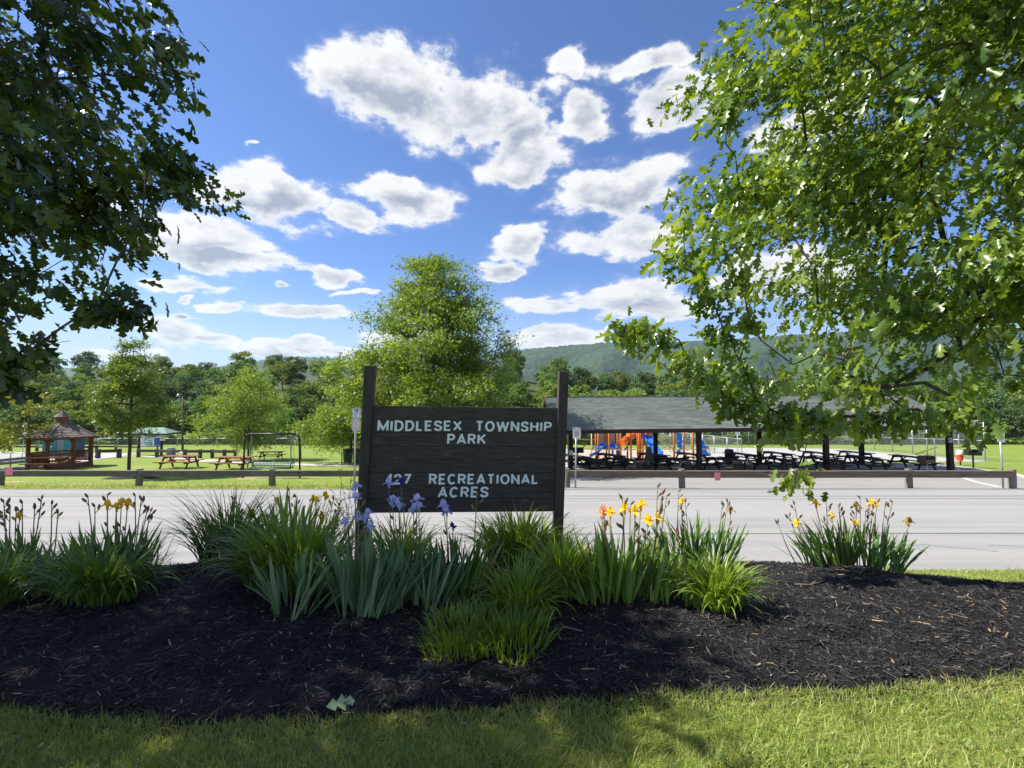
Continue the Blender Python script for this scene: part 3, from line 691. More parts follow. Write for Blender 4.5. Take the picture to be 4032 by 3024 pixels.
for k in range(8):
    p, q = oc(k, R * 0.98, 0.16), oc(k, R * 0.98, EH)
    MB().bar(p, q, 0.13, 0.13, (0, 1, 0)).build('post', REDW, gzb)
    a, b = oc(k, R * 0.98, EH - 0.08), oc(k + 1, R * 0.98, EH - 0.08)
    MB().bar(a.lerp(b, 0.02), a.lerp(b, 0.98), 0.10, 0.14).build('eave_beam', REDX, gzb)
    for s, e in ((a, b), (b, a)):                       # curved knee braces
        pts = [s.lerp(e, 0.045) - Vector((0, 0, 0.50)), s.lerp(e, 0.07) - Vector((0, 0, 0.27)), s.lerp(e, 0.13) - Vector((0, 0, 0.13)), s.lerp(e, 0.23) - Vector((0, 0, 0.06))]
        MB().tube(pts, 0.05, 4).build('brace', REDX, gzb)
    if k != 7:                                          # one side left open as the entrance
        for z, hgt in ((0.30, 0.08), (0.92, 0.10)):
            a, b = oc(k, R * 0.98, z), oc(k + 1, R * 0.98, z)
            MB().bar(a.lerp(b, 0.04), a.lerp(b, 0.96), 0.07, hgt).build('rail', REDX, gzb)
        a, b = oc(k, R * 0.98, 0.33), oc(k + 1, R * 0.98, 0.33)
        for j in range(1, 10):
            c = a.lerp(b, j / 10); MB().bar(c, c + Vector((0, 0, 0.56)), 0.085, 0.03, (b - a)).build('baluster', REDW, gzb)
    # roof: one shingled facet per side, laid in stepped courses
    nC = 9; mb = MB()
    for j in range(nC):
        t0, t1 = j / nC, (j + 1) / nC
        r0, r1 = RO * (1 - t0) + 0.30 * t0, RO * (1 - t1) + 0.30 * t1
        z0, z1 = EH - 0.02 + RH * t0, EH - 0.02 + RH * t1
        st = 0.03
        A, Bq, Cq, Dq = oc(k, r0, z0 + st), oc(k + 1, r0, z0 + st), oc(k + 1, r1, z1 + 0.008), oc(k, r1, z1 + 0.008)
        A2, B2 = oc(k, r0, z0 - 0.02), oc(k + 1, r0, z0 - 0.02)
        mb.add([A, Bq, Cq, Dq, A2, B2], [(0, 1, 2, 3), (4, 5, 1, 0)])
    mb.add([oc(k, RO, EH - 0.05), oc(k + 1, RO, EH - 0.05), gc + Vector((0, 0, EH + RH - 0.1))], [(0, 2, 1)])
    mb.build('roof_facet', SHD if k in (4,) else SHB, gzb)
    MB().bar(oc(k, RO + 0.01, EH), oc(k, 0.3, EH + RH + 0.02), 0.13, 0.03).build('hip_cap', SHB, gzb)
    a, b = oc(k, RO + 0.01, EH - 0.05), oc(k + 1, RO + 0.01, EH - 0.05)
    MB().bar(a, b, 0.03, 0.10).build('fascia', REDX, gzb)
zt = EH + RH
cup = MB().lathe([(0.32, zt - 0.1), (0.32, zt + 0.30), (0.36, zt + 0.31), (0.36, zt + 0.34)], 8).build('cupola', REDX, gzb, local=True)
MB().lathe([(0.42, zt + 0.34), (0.02, zt + 0.78)], 8).build('cupola_roof', SHB, cup, local=True)
MB().lathe([(0.03, zt + 0.75), (0.06, zt + 0.82), (0.03, zt + 0.87), (0.05, zt + 0.91), (0.01, zt + 1.0)], 8).build('finial', REDX, cup, local=True)

# portable toilets behind the gazebo
TEAL = mat('teal_plastic', (0.012, 0.17, 0.155), (0.010, 0.12, 0.115), 3, 0.45)
GREYP = mat('grey_plastic', (0.28, 0.30, 0.33), (0.23, 0.25, 0.28), 3, 0.5)
NAVYP = mat('navy_plastic', (0.012, 0.04, 0.13), (0.015, 0.05, 0.16), 3, 0.5)
WHT = mat('white_plastic', (0.75, 0.76, 0.76), (0.66, 0.67, 0.68), 3, 0.5)
for (u, lab, cc) in ((208, 'teal portable toilet with door facing the gazebo', TEAL), (290, 'teal portable toilet with dark blue side next to the gazebo steps', NAVYP)):
    b = G(u, 1799); t = thing('portable_toilet', lab, 'toilet', b, 'portable toilets')
    s = 0.62
    MB().box((0, 0, 0.08), (1.24, 1.24, 0.16)).build('skid', GREYP, t, local=True)
    MB().box((0, 0.02, 1.15), (1.16, 1.16, 2.0)).build('cabin', TEAL if cc is TEAL else TEAL, t, local=True)
    dr = MB().box((-0.1, -0.585, 1.12), (0.78, 0.035, 1.85)).build('door', TEAL, t, local=True)
    MB().box((0.2, -0.615, 1.1), (0.22, 0.03, 0.07)).build('handle', WHT, dr, local=True)
    MB().box((0.595, 0.0, 1.15), (0.03, 1.0, 1.9)).build('side_panel', cc if cc is NAVYP else GREYP, t, local=True)
    mb = MB(); 
    for i in range(6):
        a0, a1 = math.pi * i / 6, math.pi * (i + 1) / 6
        mb.hexa([(-0.64 * math.cos(a0), -0.64, 2.15), (-0.64 * math.cos(a1), -0.64, 2.15), (-0.64 * math.cos(a1), 0.64, 2.15), (-0.64 * math.cos(a0), 0.64, 2.15),
                 (-0.64 * math.cos(a0), -0.64, 2.16 + 0.22 * math.sin(a0)), (-0.64 * math.cos(a1), -0.64, 2.16 + 0.22 * math.sin(a1)), (-0.64 * math.cos(a1), 0.64, 2.16 + 0.22 * math.sin(a1)), (-0.64 * math.cos(a0), 0.64, 2.16 + 0.22 * math.sin(a0))])
    mb.build('roof', WHT, t, local=True)
    t.rotation_euler = (0, 0, math.radians(14))

# aluminium bleacher beside the gazebo: grey planks on supports
ALU = mat('weathered_aluminium', (0.36, 0.36, 0.36), (0.28, 0.28, 0.28), 4, 0.5, metal=0.3)
GALV = mat('galvanised_steel', (0.42, 0.44, 0.46), (0.33, 0.35, 0.37), 20, 0.45, metal=0.6)
a, b = G(-60, 1852), G(128, 1846)
bl = thing('ramp_rail', 'grey aluminium plank railing leading up to the gazebo floor', 'railing', a)
for z0, z1 in ((0.30, 0.50), (0.50, 0.70)):
    MB().bar(a + Vector((0, 0, z0)), b + Vector((0, 0, z1)), 0.06, 0.17).build('plank', ALU, bl)
for tt in (0.05, 0.5, 0.93):
    q = a.lerp(b, tt) + Vector((0, 0.06, 0)); MB().bar(q, q + Vector((0, 0, 0.55 + 0.2 * tt)), 0.05, 0.05).build('support', GALV, bl)
MB().bar(a + Vector((0, 0.4, 0.04)), b + Vector((0, 0.4, 0.12)), 0.9, 0.06).build('ramp', CONC, bl)

# ------------------------------------------------------------------ picnic tables
def picnic_table(name, label, m, group, L=2.1, Wt=0.75, H=0.76, diag=True):
    t = thing(name, label, 'picnic table', (0, 0, 0), group)
    pw = Wt / 5
    for k in range(5): MB().box((0, -Wt / 2 + pw * (k + .5), H - .02), (L, pw - 0.008, 0.04)).build('top_plank', m, t, local=True)
    for s in (-1, 1):
        for j in (0, 1): MB().box((0, s * (0.60 + j * 0.15), 0.44), (L, 0.142, 0.04)).build('seat_plank', m, t, local=True)
    for ex in (-1, 1):
        x = ex * (L / 2 - 0.32)
        MB().box((x, 0, H - 0.09), (0.04, Wt - 0.02, 0.10)).build('top_cleat', m, t, local=True)
        MB().prism([(x - .02, -0.76, 0.42), (x - .02, -0.70, 0.31), (x - .02, 0.70, 0.31), (x - .02, 0.76, 0.42)], (0.04, 0, 0)).build('seat_support', m, t, local=True)
        for s in (-1, 1):
            MB().bar((x + ex * 0.042, s * 0.62, 0), (x + ex * 0.042, s * 0.25, H - 0.05), 0.04, 0.12, (0, 1, 0)).build('leg', m, t, local=True)
        if diag: MB().bar((x * 0.97, 0, 0.36), (x * 0.35, 0, H - 0.05), 0.08, 0.04, (1, 0, 0)).build('brace', m, t, local=True)
    return t
RT = picnic_table('picnic_table', 'red stained picnic table on the grass left of the lawn swing, beside the path bend', REDX, 'red picnic tables on the lawn')
p = G(706, 1843); RT.location = p; RT.rotation_euler = (0, 0, math.radians(3)); WL[RT] = p
dup(RT, G(925, 1848), math.radians(-4), 'red stained picnic table with one end behind the lawn swing frame')
dup(RT, G(1067, 1812), math.radians(8), 'red stained picnic table farther off, seen above the green swing seat')
dup(RT, G(197, 1851), math.radians(2), 'red stained picnic table standing in front of the gazebo railing')
BRW = wood('dark_brown_plank', (0.040, 0.030, 0.028), (0.024, 0.019, 0.018), (0.015, 0.01, 0.01), 0.8)
PT = picnic_table('picnic_table', 'dark brown picnic table in the pavilion row next to the timber rail', BRW, 'pavilion tables, row by the rail', L=2.3)
near = [(2330, 1866, 62), (2476, 1868, 62), (2655, 1867, 64), (2852, 1866, 67), (3052, 1862, 71), (3238, 1861, 74), (3402, 1857, 79), (3590, 1851, 80)]
far = [(2262, 1846, 60), (2402, 1840, 61), (2572, 1838, 63), (2722, 1836, 65), (2915, 1834, 70), (3062, 1830, 73), (3222, 1829, 76), (3368, 1826, 78)]
first = True
NLAB = {2476: 'dark brown picnic table between the white rule sign and the grey A frame barricade', 3590: 'dark brown picnic table behind the rusty box grill at the end of the pavilion', 3238: 'dark brown picnic table standing against the third pavilion post'}
FLAB = {2262: 'dark brown picnic table in the far corner by the dark pedestal grill', 2402: 'dark brown picnic table in front of the lower end of the blue slide', 2572: 'dark brown picnic table half hidden by the grey A frame barricade', 2722: 'dark brown picnic table in front of the blue climbing panels', 2915: 'dark brown picnic table beside the blue litter bin'}
PT['label'] = 'dark brown picnic table in the pavilion row next to the timber rail'
for (u, v, r) in near:
    p = G(u, v); p.z += 0.055
    if first: first_lab = 'dark brown picnic table behind the white rule sign pole'; PT.location = p; PT.rotation_euler = (0, 0, math.radians(180 - r)); WL[PT] = p; first = False
    else:
        d2 = dup(PT, p, math.radians(180 - r + random.uniform(-3, 3)))
        if u in NLAB: d2['label'] = NLAB[u]
PT_LAB = PT['label']
for (u, v, r) in far:
    p = G(u, v); p.z += 0.055
    d2 = dup(PT, p, math.radians(180 - r + random.uniform(-3, 3)), 'dark brown picnic table in the back row under the pavilion, playground side')
    d2['group'] = 'pavilion tables, back row'
    if u in FLAB: d2['label'] = FLAB[u]

# ------------------------------------------------------------------ lawn swing
BLK = mat('black_steel', (0.012, 0.012, 0.013), (0.02, 0.02, 0.02), 6, 0.45)
GRNS = mat('green_coated_steel', (0.015, 0.13, 0.07), (0.015, 0.10, 0.055), 6, 0.45)
a, b = G(955, 1884), G(1181, 1884); ks = F / a.y; hh = 173 / ks
sw = thing('lawn_swing', 'black tubular swing frame holding a green mesh bench', 'swing', a.lerp(b, 0.5))
cc = a.lerp(b, 0.5); half = (b - a).length / 2
top = cc.z + hh
fr = []
for s in (-1, 1):
    x = cc.x + s * half
    pts = [Vector((x - s * 0.0, cc.y, cc.z - .05)), Vector((x - s * 0.04, cc.y, cc.z + hh * 0.5)), Vector((x - s * 0.07, cc.y, top - 0.22)), Vector((x - s * 0.11, cc.y, top - 0.07)), Vector((x - s * 0.22, cc.y, top))]
    MB().tube(pts, 0.045, 10).build('leg', BLK, sw, smooth=True)
MB().tube([Vector((cc.x - half + .22, cc.y, top)), Vector((cc.x + half - .22, cc.y, top))], 0.045, 10).build('top_bar', BLK, sw, smooth=True)
sx0, sx1 = W(985, 1840, cc.y).x, W(1152, 1840, cc.y).x
sz = W(1060, 1842, cc.y).z; bz = W(1060, 1812, cc.y).z
bench = thing('x', 'x', 'x'); bpy.data.objects.remove(bench)
fb = MB(); 
fb.tube([(sx0, cc.y + .22, bz), (sx1, cc.y + .22, bz)], 0.025, 6); fb.tube([(sx0, cc.y - .25, sz), (sx1, cc.y - .25, sz)], 0.025, 6)
fb.tube([(sx0, cc.y + .12, sz), (sx1, cc.y + .12, sz)], 0.025, 6)
for x in (sx0, (sx0 + sx1) / 2, sx1): fb.tube([(x, cc.y + .22, bz), (x, cc.y + .12, sz), (x, cc.y - .25, sz)], 0.02, 6)
for x in (sx0, sx1): fb.tube([(x, cc.y - .22, sz), (x, cc.y - .24, sz + .24), (x, cc.y + .17, sz + .26)], 0.03, 6)
bench = fb.build('bench_frame', GRNS, sw, smooth=True)
for k in range(1, 30):
    x = sx0 + (sx1 - sx0) * k / 30
    MB().tube([(x, cc.y + .22, bz), (x, cc.y + .12, sz), (x, cc.y - .25, sz)], 0.014, 4).build('mesh_wire', GRNS, bench)
for k in range(1, 4):
    z = sz + (bz - sz) * k / 4; MB().tube([(sx0, cc.y + .12 + .1 * k / 4, z), (sx1, cc.y + .12 + .1 * k / 4, z)], 0.014, 4).build('mesh_wire', GRNS, bench)
for x in (sx0 + .02, sx1 - .02):
    MB().tube([(x, cc.y, top), (x, cc.y - .2, sz + .26)], 0.012, 5).build('chain', GALV, sw)
    MB().tube([(x, cc.y, top), (x, cc.y + .2, bz)], 0.012, 5).build('chain', GALV, sw)

# grey game poles on the lawn
for i, (u, v0, v1) in enumerate(((932, 1712, 1806), (987, 1710, 1806), (1146, 1703, 1808), (1185, 1701, 1807))):
    p = G(u, v1); q = W(u - 1, v0, p.y)
    o = MB().tube([p, q], 0.055, 8).build('game_pole', GALV, smooth=True)
    tag(o, ['grey steel pole at the end of the dark timber rail fence', 'thin grey pole left of the farther red picnic table', 'thick grey pole right of the farther red picnic table', 'grey pole casting a long shadow across the lawn'][i], 'pole', 'grey poles on the lawn')
PT['label'] = first_lab
# ------------------------------------------------------------------ picnic pavilion
PVW = wood('pavilion_timber', (0.045, 0.028, 0.026), (0.028, 0.02, 0.02), (0.02, 0.012, 0.01), 0.8, axis='Z')
def shingle_mat():
    m = bpy.data.materials.new('grey_green_shingles'); m.use_nodes = True
    t = m.node_tree; N = NT(t); b = t.nodes['Principled BSDF']
    co = N.n('ShaderNodeTexCoord').outputs['Object']; sx = N.n('ShaderNodeSeparateXYZ', {0: co})
    va = N.n('ShaderNodeAttribute', attribute_name='var').outputs['Fac']
    tab = N.math('FLOOR', N.math('MULTIPLY_ADD', sx.outputs[0], 2.1, N.math('MULTIPLY', va, 53.0)))
    wn = N.n('ShaderNodeTexWhiteNoise', {'Vector': N.n('ShaderNodeCombineXYZ', {0: tab, 1: N.math('MULTIPLY', va, 97.0), 2: 0.0}).outputs[0]}).outputs[0]
    col = N.mix(wn, (0.125, 0.142, 0.126), (0.245, 0.27, 0.24))
    col = N.mix(N.math('MULTIPLY', N.smooth(wn, 0.78, 0.85), 0.55), col, (0.06, 0.068, 0.064))
    col = N.mix(N.math('MULTIPLY', N.smooth(N.noise(co, 0.35, 4), 0.42, 0.7), 0.4), col, (0.24, 0.26, 0.215))
    t.links.new(col, b.inputs['Base Color']); b.inputs['Roughness'].default_value = 0.92
    bn = N.n('ShaderNodeBump', {'Height': N.noise(co, 60, 3), 'Strength': 0.3, 'Distance': 0.01}); t.links.new(bn.outputs[0], b.inputs['Normal'])
    return m
SHG = shingle_mat()
eL, eR = W(2163, 1695, 24.4), W(3795, 1676, 25.0)
rL, rR = W(2147, 1564, 28.2), W(3556, 1556, 28.9)
bL, bR = Vector((eL.x, 32.0, eL.z)), Vector((eR.x, 32.8, eR.z))
pav = thing('picnic_pavilion', 'long open picnic pavilion with grey green shingled roof on dark timber posts', 'pavilion', gp(eL.x + 9, 28.5))
def courses(a, b, c, d, n, name, parent):
    """stepped shingle courses on the quad a-b (eave) to d-c (ridge)"""
    V = []; Fq = []; vr = []
    nr = (b - a).cross(d - a).normalized()
    if nr.z < 0: nr = -nr
    for j in range(n):
        p0, p1 = a.lerp(d, j / n), b.lerp(c, j / n); q0, q1 = a.lerp(d, (j + 1) / n), b.lerp(c, (j + 1) / n)
        up = nr * 0.035; k = len(V); rv = random.random()
        V += [p0 + up, p1 + up, q1 + nr * 0.01, q0 + nr * 0.01, p0, p1]; vr += [rv] * 6
        Fq += [(k, k + 1, k + 2, k + 3), (k + 4, k + 5, k + 1, k)]
    off = WL[parent]; V = np.array([tuple(v - off) for v in V])
    return obj(name, np_mesh(name, V, Fq, vr), SHG, parent)
rf = courses(eL, eR, rR, rL, 31, 'roof_slope', pav)
courses(bR, bL, rL, rR, 31, 'roof_slope', pav)
MB().bar(rL, rR, 0.3, 0.05).build('ridge_cap', SHG, pav)
under = MB()
dz = Vector((0, 0, -0.06))
under.add([eL + dz, eR + dz, rR + dz, rL + dz], [(0, 1, 2, 3)]); under.add([bL + dz, bR + dz, rR + dz, rL + dz], [(0, 1, 2, 3)])
under.build('roof_deck', PVW, pav)
for (a, b) in ((eL, eR), (bL, bR)):
    MB().bar(a - Vector((0, 0, 0.10)), b - Vector((0, 0, 0.10)), 0.05, 0.19).build('fascia', PVW, pav)
for (a, r, b) in ((eL, rL, bL), (eR, rR, bR)):
    s = -1 if a is eL else 1
    for (p, q) in ((a, r), (r, b)): MB().bar(p + Vector((s * .03, 0, -.09)), q + Vector((s * .03, 0, -.09)), 0.05, 0.20).build('barge_board', PVW, pav)
    MB().prism([a.lerp(r, 0.12) + Vector((-s * .7, 0, -.12)), r + Vector((-s * .7, 0, -.1)), b.lerp(r, 0.12) + Vector((-s * .7, 0, -.12))], (-s * 0.04, 0, 0)).build('gable_boarding', PVW, pav)
npost = [G(u, 1857.5) for u in (2246, 2748, 3245, 3729)]
npost = [gp(p.x, 25.75 + 0.1 * i) for i, p in enumerate(npost)]
npost = [gp((u - CX) / F * (25.75 + 0.12 * i), 25.75 + 0.12 * i) for i, u in enumerate((2246, 2748, 3245, 3729))]
fpost = [gp((u - CX) / F * (30.7 + 0.12 * i), 30.7 + 0.12 * i) for i, u in enumerate((2206, 2578, 2984, 3384))]
tz = lambda p: eL.z + (eR.z - eL.z) * (p.x - eL.x) / (eR.x - eL.x) - 0.05
for p in npost + fpost:
    MB().bar(p, Vector((p.x, p.y, tz(p))), 0.235, 0.235, (0, 1, 0)).build('post', PVW, pav)
for row in (npost, fpost):
    a, b = Vector((eL.x + 0.7, row[0].y, tz(row[0]) + 0.0)), Vector((eR.x - 0.7, row[-1].y, tz(row[-1])))
    MB().bar(a, b, 0.14, 0.28).build('beam', PVW, pav)
for p, q in zip(npost, fpost):
    MB().bar(Vector((p.x, p.y, tz(p) + 0.05)), Vector((q.x, q.y, tz(q) + 0.05)), 0.12, 0.22).build('tie_beam', PVW, pav)
WPIPE = mat('white_pipe', (0.75, 0.75, 0.74), (0.65, 0.65, 0.64), 5, 0.5)
p = npost[3]
MB().tube([Vector((p.x + .17, p.y, tz(p) - .1)), Vector((p.x + .18, p.y, p.z + .55)), Vector((p.x + .28, p.y, p.z + .25)), Vector((p.x + .55, p.y - .1, p.z + .06))], 0.045, 8).build('downspout', WPIPE, pav, smooth=True)
MB().box((p.x - .1, p.y - .16, W(3705, 1732, p.y).z), (0.2, 0.1, 0.28)).build('electric_box', ALU, pav)
p = npost[0]
MB().tube([Vector((p.x - .16, p.y - .1, p.z)), Vector((p.x - .16, p.y - .1, tz(p) - .1))], 0.035, 6).build('conduit', GALV, pav)
MB().box((p.x, p.y - .125, W(2246, 1782, p.y).z), (0.22, 0.012, 0.26)).build('notice', WPIPE, pav)

# ------------------------------------------------------------------ chain-link
def chain_mat(name, col, amount):
    m = bpy.data.materials.new(name); m.use_nodes = True
    t = m.node_tree; N = NT(t); b = t.nodes['Principled BSDF']; b.inputs['Base Color'].default_value = (*col, 1); b.inputs['Roughness'].default_value = 0.5
    b.inputs['Metallic'].default_value = 0.3
    uv = N.n('ShaderNodeUVMap').outputs[0]; sx = N.n('ShaderNodeSeparateXYZ', {0: uv})
    s, d = N.math('ADD', sx.outputs[0], sx.outputs[1]), N.math('SUBTRACT', sx.outputs[0], sx.outputs[1])
    w = []
    for q in (s, d):
        fr = N.math('FRACT', N.math('MULTIPLY', q, 9.0)); w.append(N.math('LESS_THAN', fr, amount))
    f = N.math('MAXIMUM', w[0], w[1])
    tr = N.n('ShaderNodeBsdfTransparent'); mx = N.n('ShaderNodeMixShader', {0: f, 1: tr.outputs[0], 2: b.outputs[0]})
    t.links.new(mx.outputs[0], t.nodes['Material Output'].inputs['Surface'])
    return m
CHG, CHK = chain_mat('galvanised_chain_link', (0.30, 0.33, 0.34), 0.085), chain_mat('green_chain_link', (0.03, 0.10, 0.07), 0.16)
def fence_run(name, label, pts, hs, mesh_m, post_m, r=0.03, mid=None, group=None, bottom=True):
    t = thing(name, label, 'fence', pts[0], group)
    for p, hgt in zip(pts, hs): MB().tube([p - Vector((0, 0, .05)), p + Vector((0, 0, hgt))], r, 8).build('post', post_m, t, smooth=True)
    dist = 0
    for (a, ha), (b, hb) in zip(zip(pts, hs), zip(pts[1:], hs[1:])):
        L = (b - a).length
        MB().tube([a + Vector((0, 0, ha)), b + Vector((0, 0, hb))], r * 0.8, 6).build('top_rail', post_m, t, smooth=True)
        if mid: MB().tube([a + Vector((0, 0, ha * mid)), b + Vector((0, 0, hb * mid))], r * 0.7, 6).build('mid_rail', post_m, t, smooth=True)
        o = MB().add([a, b, b + Vector((0, 0, hb)), a + Vector((0, 0, ha))], [(0, 1, 2, 3)]).build('mesh_panel', mesh_m, t)
        ul = o.data.uv_layers.new(name='UVMap')
        for i, uvv in enumerate(((0, 0), (L, 0), (L, hb), (0, ha))): ul.data[i].uv = uvv
    return t
def heights(pts, tops): return [W(u, v, p.y).z - p.z for p, (u, v) in zip(pts, tops)]
us = list(range(-160, 1360, 78))
pts = [G(u, 1757 + 1.5 * math.sin(u / 300)) for u in us]
fence_run('chain_link_fence', 'long low chain link fence along the edge of the wood across the lawn', pts, heights(pts, [(u, 1726) for u in us]), CHG, GALV, 0.06)
us = [-60, 40, 118]; pts = [G(u, 1822) for u in us]
fence_run('chain_link_fence', 'low chain link fence beside the gravel lot left of the gazebo', pts, heights(pts, [(u, 1784) for u in us]), CHG, GALV, 0.03)
us = [(2600, 1756, 1696), (2640, 1762, 1701), (2722, 1770, 1707), (2767, 1778, 1712), (2813, 1786, 1718), (2864, 1792, 1723), (2922, 1800, 1729)]
pts = [G(u, v) for u, v, _ in us]
fence_run('chain_link_fence', 'chain link fence with bright sloping top rail beside the playground climbers', pts, heights(pts, [(u, w) for u, v, w in us]), CHG, GALV, 0.045)
us = [2690, 2768, 2845, 2867, 2948, 3040, 3150, 3262]
pts = [G(u, 1757) for u in us]
fence_run('court_fence', 'tall chain link fence along the back of the sports court', pts, heights(pts, [(u, 1672) for u in us]), CHG, GALV, 0.06, mid=0.5)
us = [(3262, 1762, 1680), (3444, 1771, 1672), (3515, 1780, 1668), (3595, 1787, 1665), (3652, 1792, 1664), (3682, 1796, 1662), (3778, 1804, 1659), (3880, 1817, 1656)]
pts = [G(u, v) for u, v, _ in us]
fence_run('court_fence', 'tall chain link fence down the open side of the sports court', pts, heights(pts, [(u, w) for u, v, w in us]), CHG, GALV, 0.05, mid=0.5)
p = pts[-1]; q = pts[-2]
o = MB().box(W(3858, 1671, p.y - .12), (0.26, 0.02, 0.22)).build('fence_sign', mat('yellow_sign', (0.75, 0.5, 0.02), (0.7, 0.45, 0.02), 4, 0.5)); tag(o, 'small yellow plate on the corner of the tall court fence', 'sign')

# ------------------------------------------------------------------ playground
ORG = mat('orange_powder_coat', (0.62, 0.17, 0.035), (0.52, 0.13, 0.03), 3, 0.4)
ORT = mat('orange_plastic', (0.80, 0.16, 0.015), (0.72, 0.13, 0.012), 3, 0.35)
BLU = mat('blue_plastic', (0.012, 0.13, 0.62), (0.01, 0.10, 0.5), 3, 0.35)
BLU2 = mat('bright_blue_plastic', (0.008, 0.19, 0.78), (0.008, 0.16, 0.68), 3, 0.4)
TAN = mat('tan_panel', (0.34, 0.30, 0.23), (0.29, 0.25, 0.19), 2, 0.6)
CRM = mat('cream_pipe', (0.62, 0.58, 0.46), (0.55, 0.5, 0.4), 3, 0.45)
DP = 42.0
r5 = lambda x, y, D=DP: W(2330 + x / 8.193, 1680 + y / 8.193, D)
r6 = lambda x, y, D=DP: W(2560 + x / 8.193, 1680 + y / 8.193, D)
gb = gp(W(2480, 1790, DP).x, DP)
pg = thing('play_structure', 'playground structure with orange posts, orange tube slide and blue slides', 'playground', gb)
TOPZ = gb.z + 3.6
def post(P, name='post', m=ORG, r=0.085, top=None): return MB().tube([Vector((P.x, P.y, float(gz(P.x, P.y)))), Vector((P.x, P.y, top or TOPZ))], r, 10).build(name, m, pg, smooth=True)
for x, D in ((130, 43.2), (212, 42), (475, 43.2), (560, 41.5), (835, 43), (932, 41.6), (1150, 42.6), (1262, 41.5), (1495, 43), (1530, 41.2), (1575, 42), (1645, 43.4), (1760, 42.5), (1880, 42)): post(r5(x, 600, D))
for x, D in ((1475, 41.3),): post(r5(x, 600, D), r=0.06)
def panel(pts, m, D, name='panel', th=0.05): return MB().prism([Vector((q.x, D, q.z)) for q in pts], (0, th, 0)).build(name, m, pg)
panel([r5(240, 40), r5(450, 40), r5(450, 560), r5(240, 560)], TAN, 42.6)
panel([r5(590, 40), r5(808, 40), r5(808, 600), r5(590, 560)], TAN, 42.6)
panel([r5(1690, 60), r5(1840, 60), r5(1840, 260), r5(1690, 260)], TAN, 43)
for (x0, x1, y, D) in ((120, 560, 690, 42.3), (560, 940, 690, 42.2), (1480, 1930, 340, 42.4)):     # decks
    a, b = r5(x0, y, D), r5(x1, y, D); MB().box(((a.x + b.x) / 2, D + .2, a.z), (b.x - a.x, 1.3, 0.10)).build('deck', BLU, pg)
def slide(path, w, side, m, name='slide'):
    """open trough: path of points, width across 'side' vector"""
    side = Vector(side).normalized(); mb = MB(); V = []; prof = [(-.5, .28), (-.43, .30), (-.38, .05), (0, 0), (.38, .05), (.43, .30), (.5, .28), (.46, -.08), (0, -.08), (-.46, -.08)]
    n = len(prof)
    for p in path:
        for (s, z) in prof: V.append(p + side * s * w + Vector((0, 0, z * w * 0.9)))
    fs = [(i * n + k, i * n + (k + 1) % n, (i + 1) * n + (k + 1) % n, (i + 1) * n + k) for i in range(len(path) - 1) for k in range(n)]
    fs += [tuple(range(n)), tuple((len(path) - 1) * n + k for k in range(n))]
    return mb.add(V, fs).build(name, m, pg, smooth=False)
slide([r5(545, 660, 42.2), r5(430, 660, 42.0), r5(320, 740, 41.7), r5(190, 840, 41.3), r5(80, 905, 41.0), r5(0, 940, 40.8), r5(-50, 945, 40.7)], 0.75, (0.35, 1, 0), BLU)
slide([r5(1800, 330, 42.2), r5(1850, 400, 41.8), r5(1930, 560, 41.2), r5(2010, 730, 40.6), r5(2100, 850, 40.0), r5(2150, 870, 39.7)], 0.85, (1, -0.45, 0), BLU)
arch = lambda x0, x1, y0, y1, D: panel([r5(x0, y1)] + [r5(x0 + (x1 - x0) * k / 8, y1 - (y1 - y0) * math.sin(math.pi * k / 8)) for k in range(1, 8)] + [r5(x1, y1)], BLU, D, 'hood')
arch(240, 470, 535, 640, 42.4); arch(580, 820, 520, 680, 42.4)
panel([r5(835, 240), r5(920, 240), r5(920, 340), r5(880, 380), r5(880, 680), r5(835, 680)], BLU, 41.7)
panel([r5(985, 720), r5(1085, 620), r5(1100, 660), r5(1010, 770)], BLU, 41.5); panel([r5(770, 760), r5(940, 760), r5(940, 910), r5(770, 910)], mat('violet_blue_plastic', (0.05, 0.06, 0.42), (0.04, 0.05, 0.35), 3, 0.4), 41.8)
panel([r5(640, 740), r5(700, 740), r5(700, 880), r5(640, 880)], BLU, 41.9); panel([r5(1670, 240), r5(1720, 240), r5(1950, 330), r5(1950, 350), r5(1670, 350)], BLU, 42.0)
# tube slide
pts = [r5(1900, 150, 43), r5(1700, 185, 42.9), r5(1500, 215, 42.7), r5(1330, 265, 42.4), r5(1180, 365, 42.0), r5(1060, 455, 41.6), r5(960, 515, 41.2)]
fine = []
for i in range(len(pts) - 1):
    for k in range(4): fine.append(pts[i].lerp(pts[i + 1], k / 4))
fine.append(pts[-1])
ts = MB().tube(fine, 0.31, 16, cap=False).build('tube_slide', ORT, pg, smooth=True)
for i in (6, 12, 18, 24): MB().tube([fine[i] - (fine[i] - fine[i - 1]).normalized() * 0.03, fine[i]], 0.345, 16).build('flange', ORT, ts)
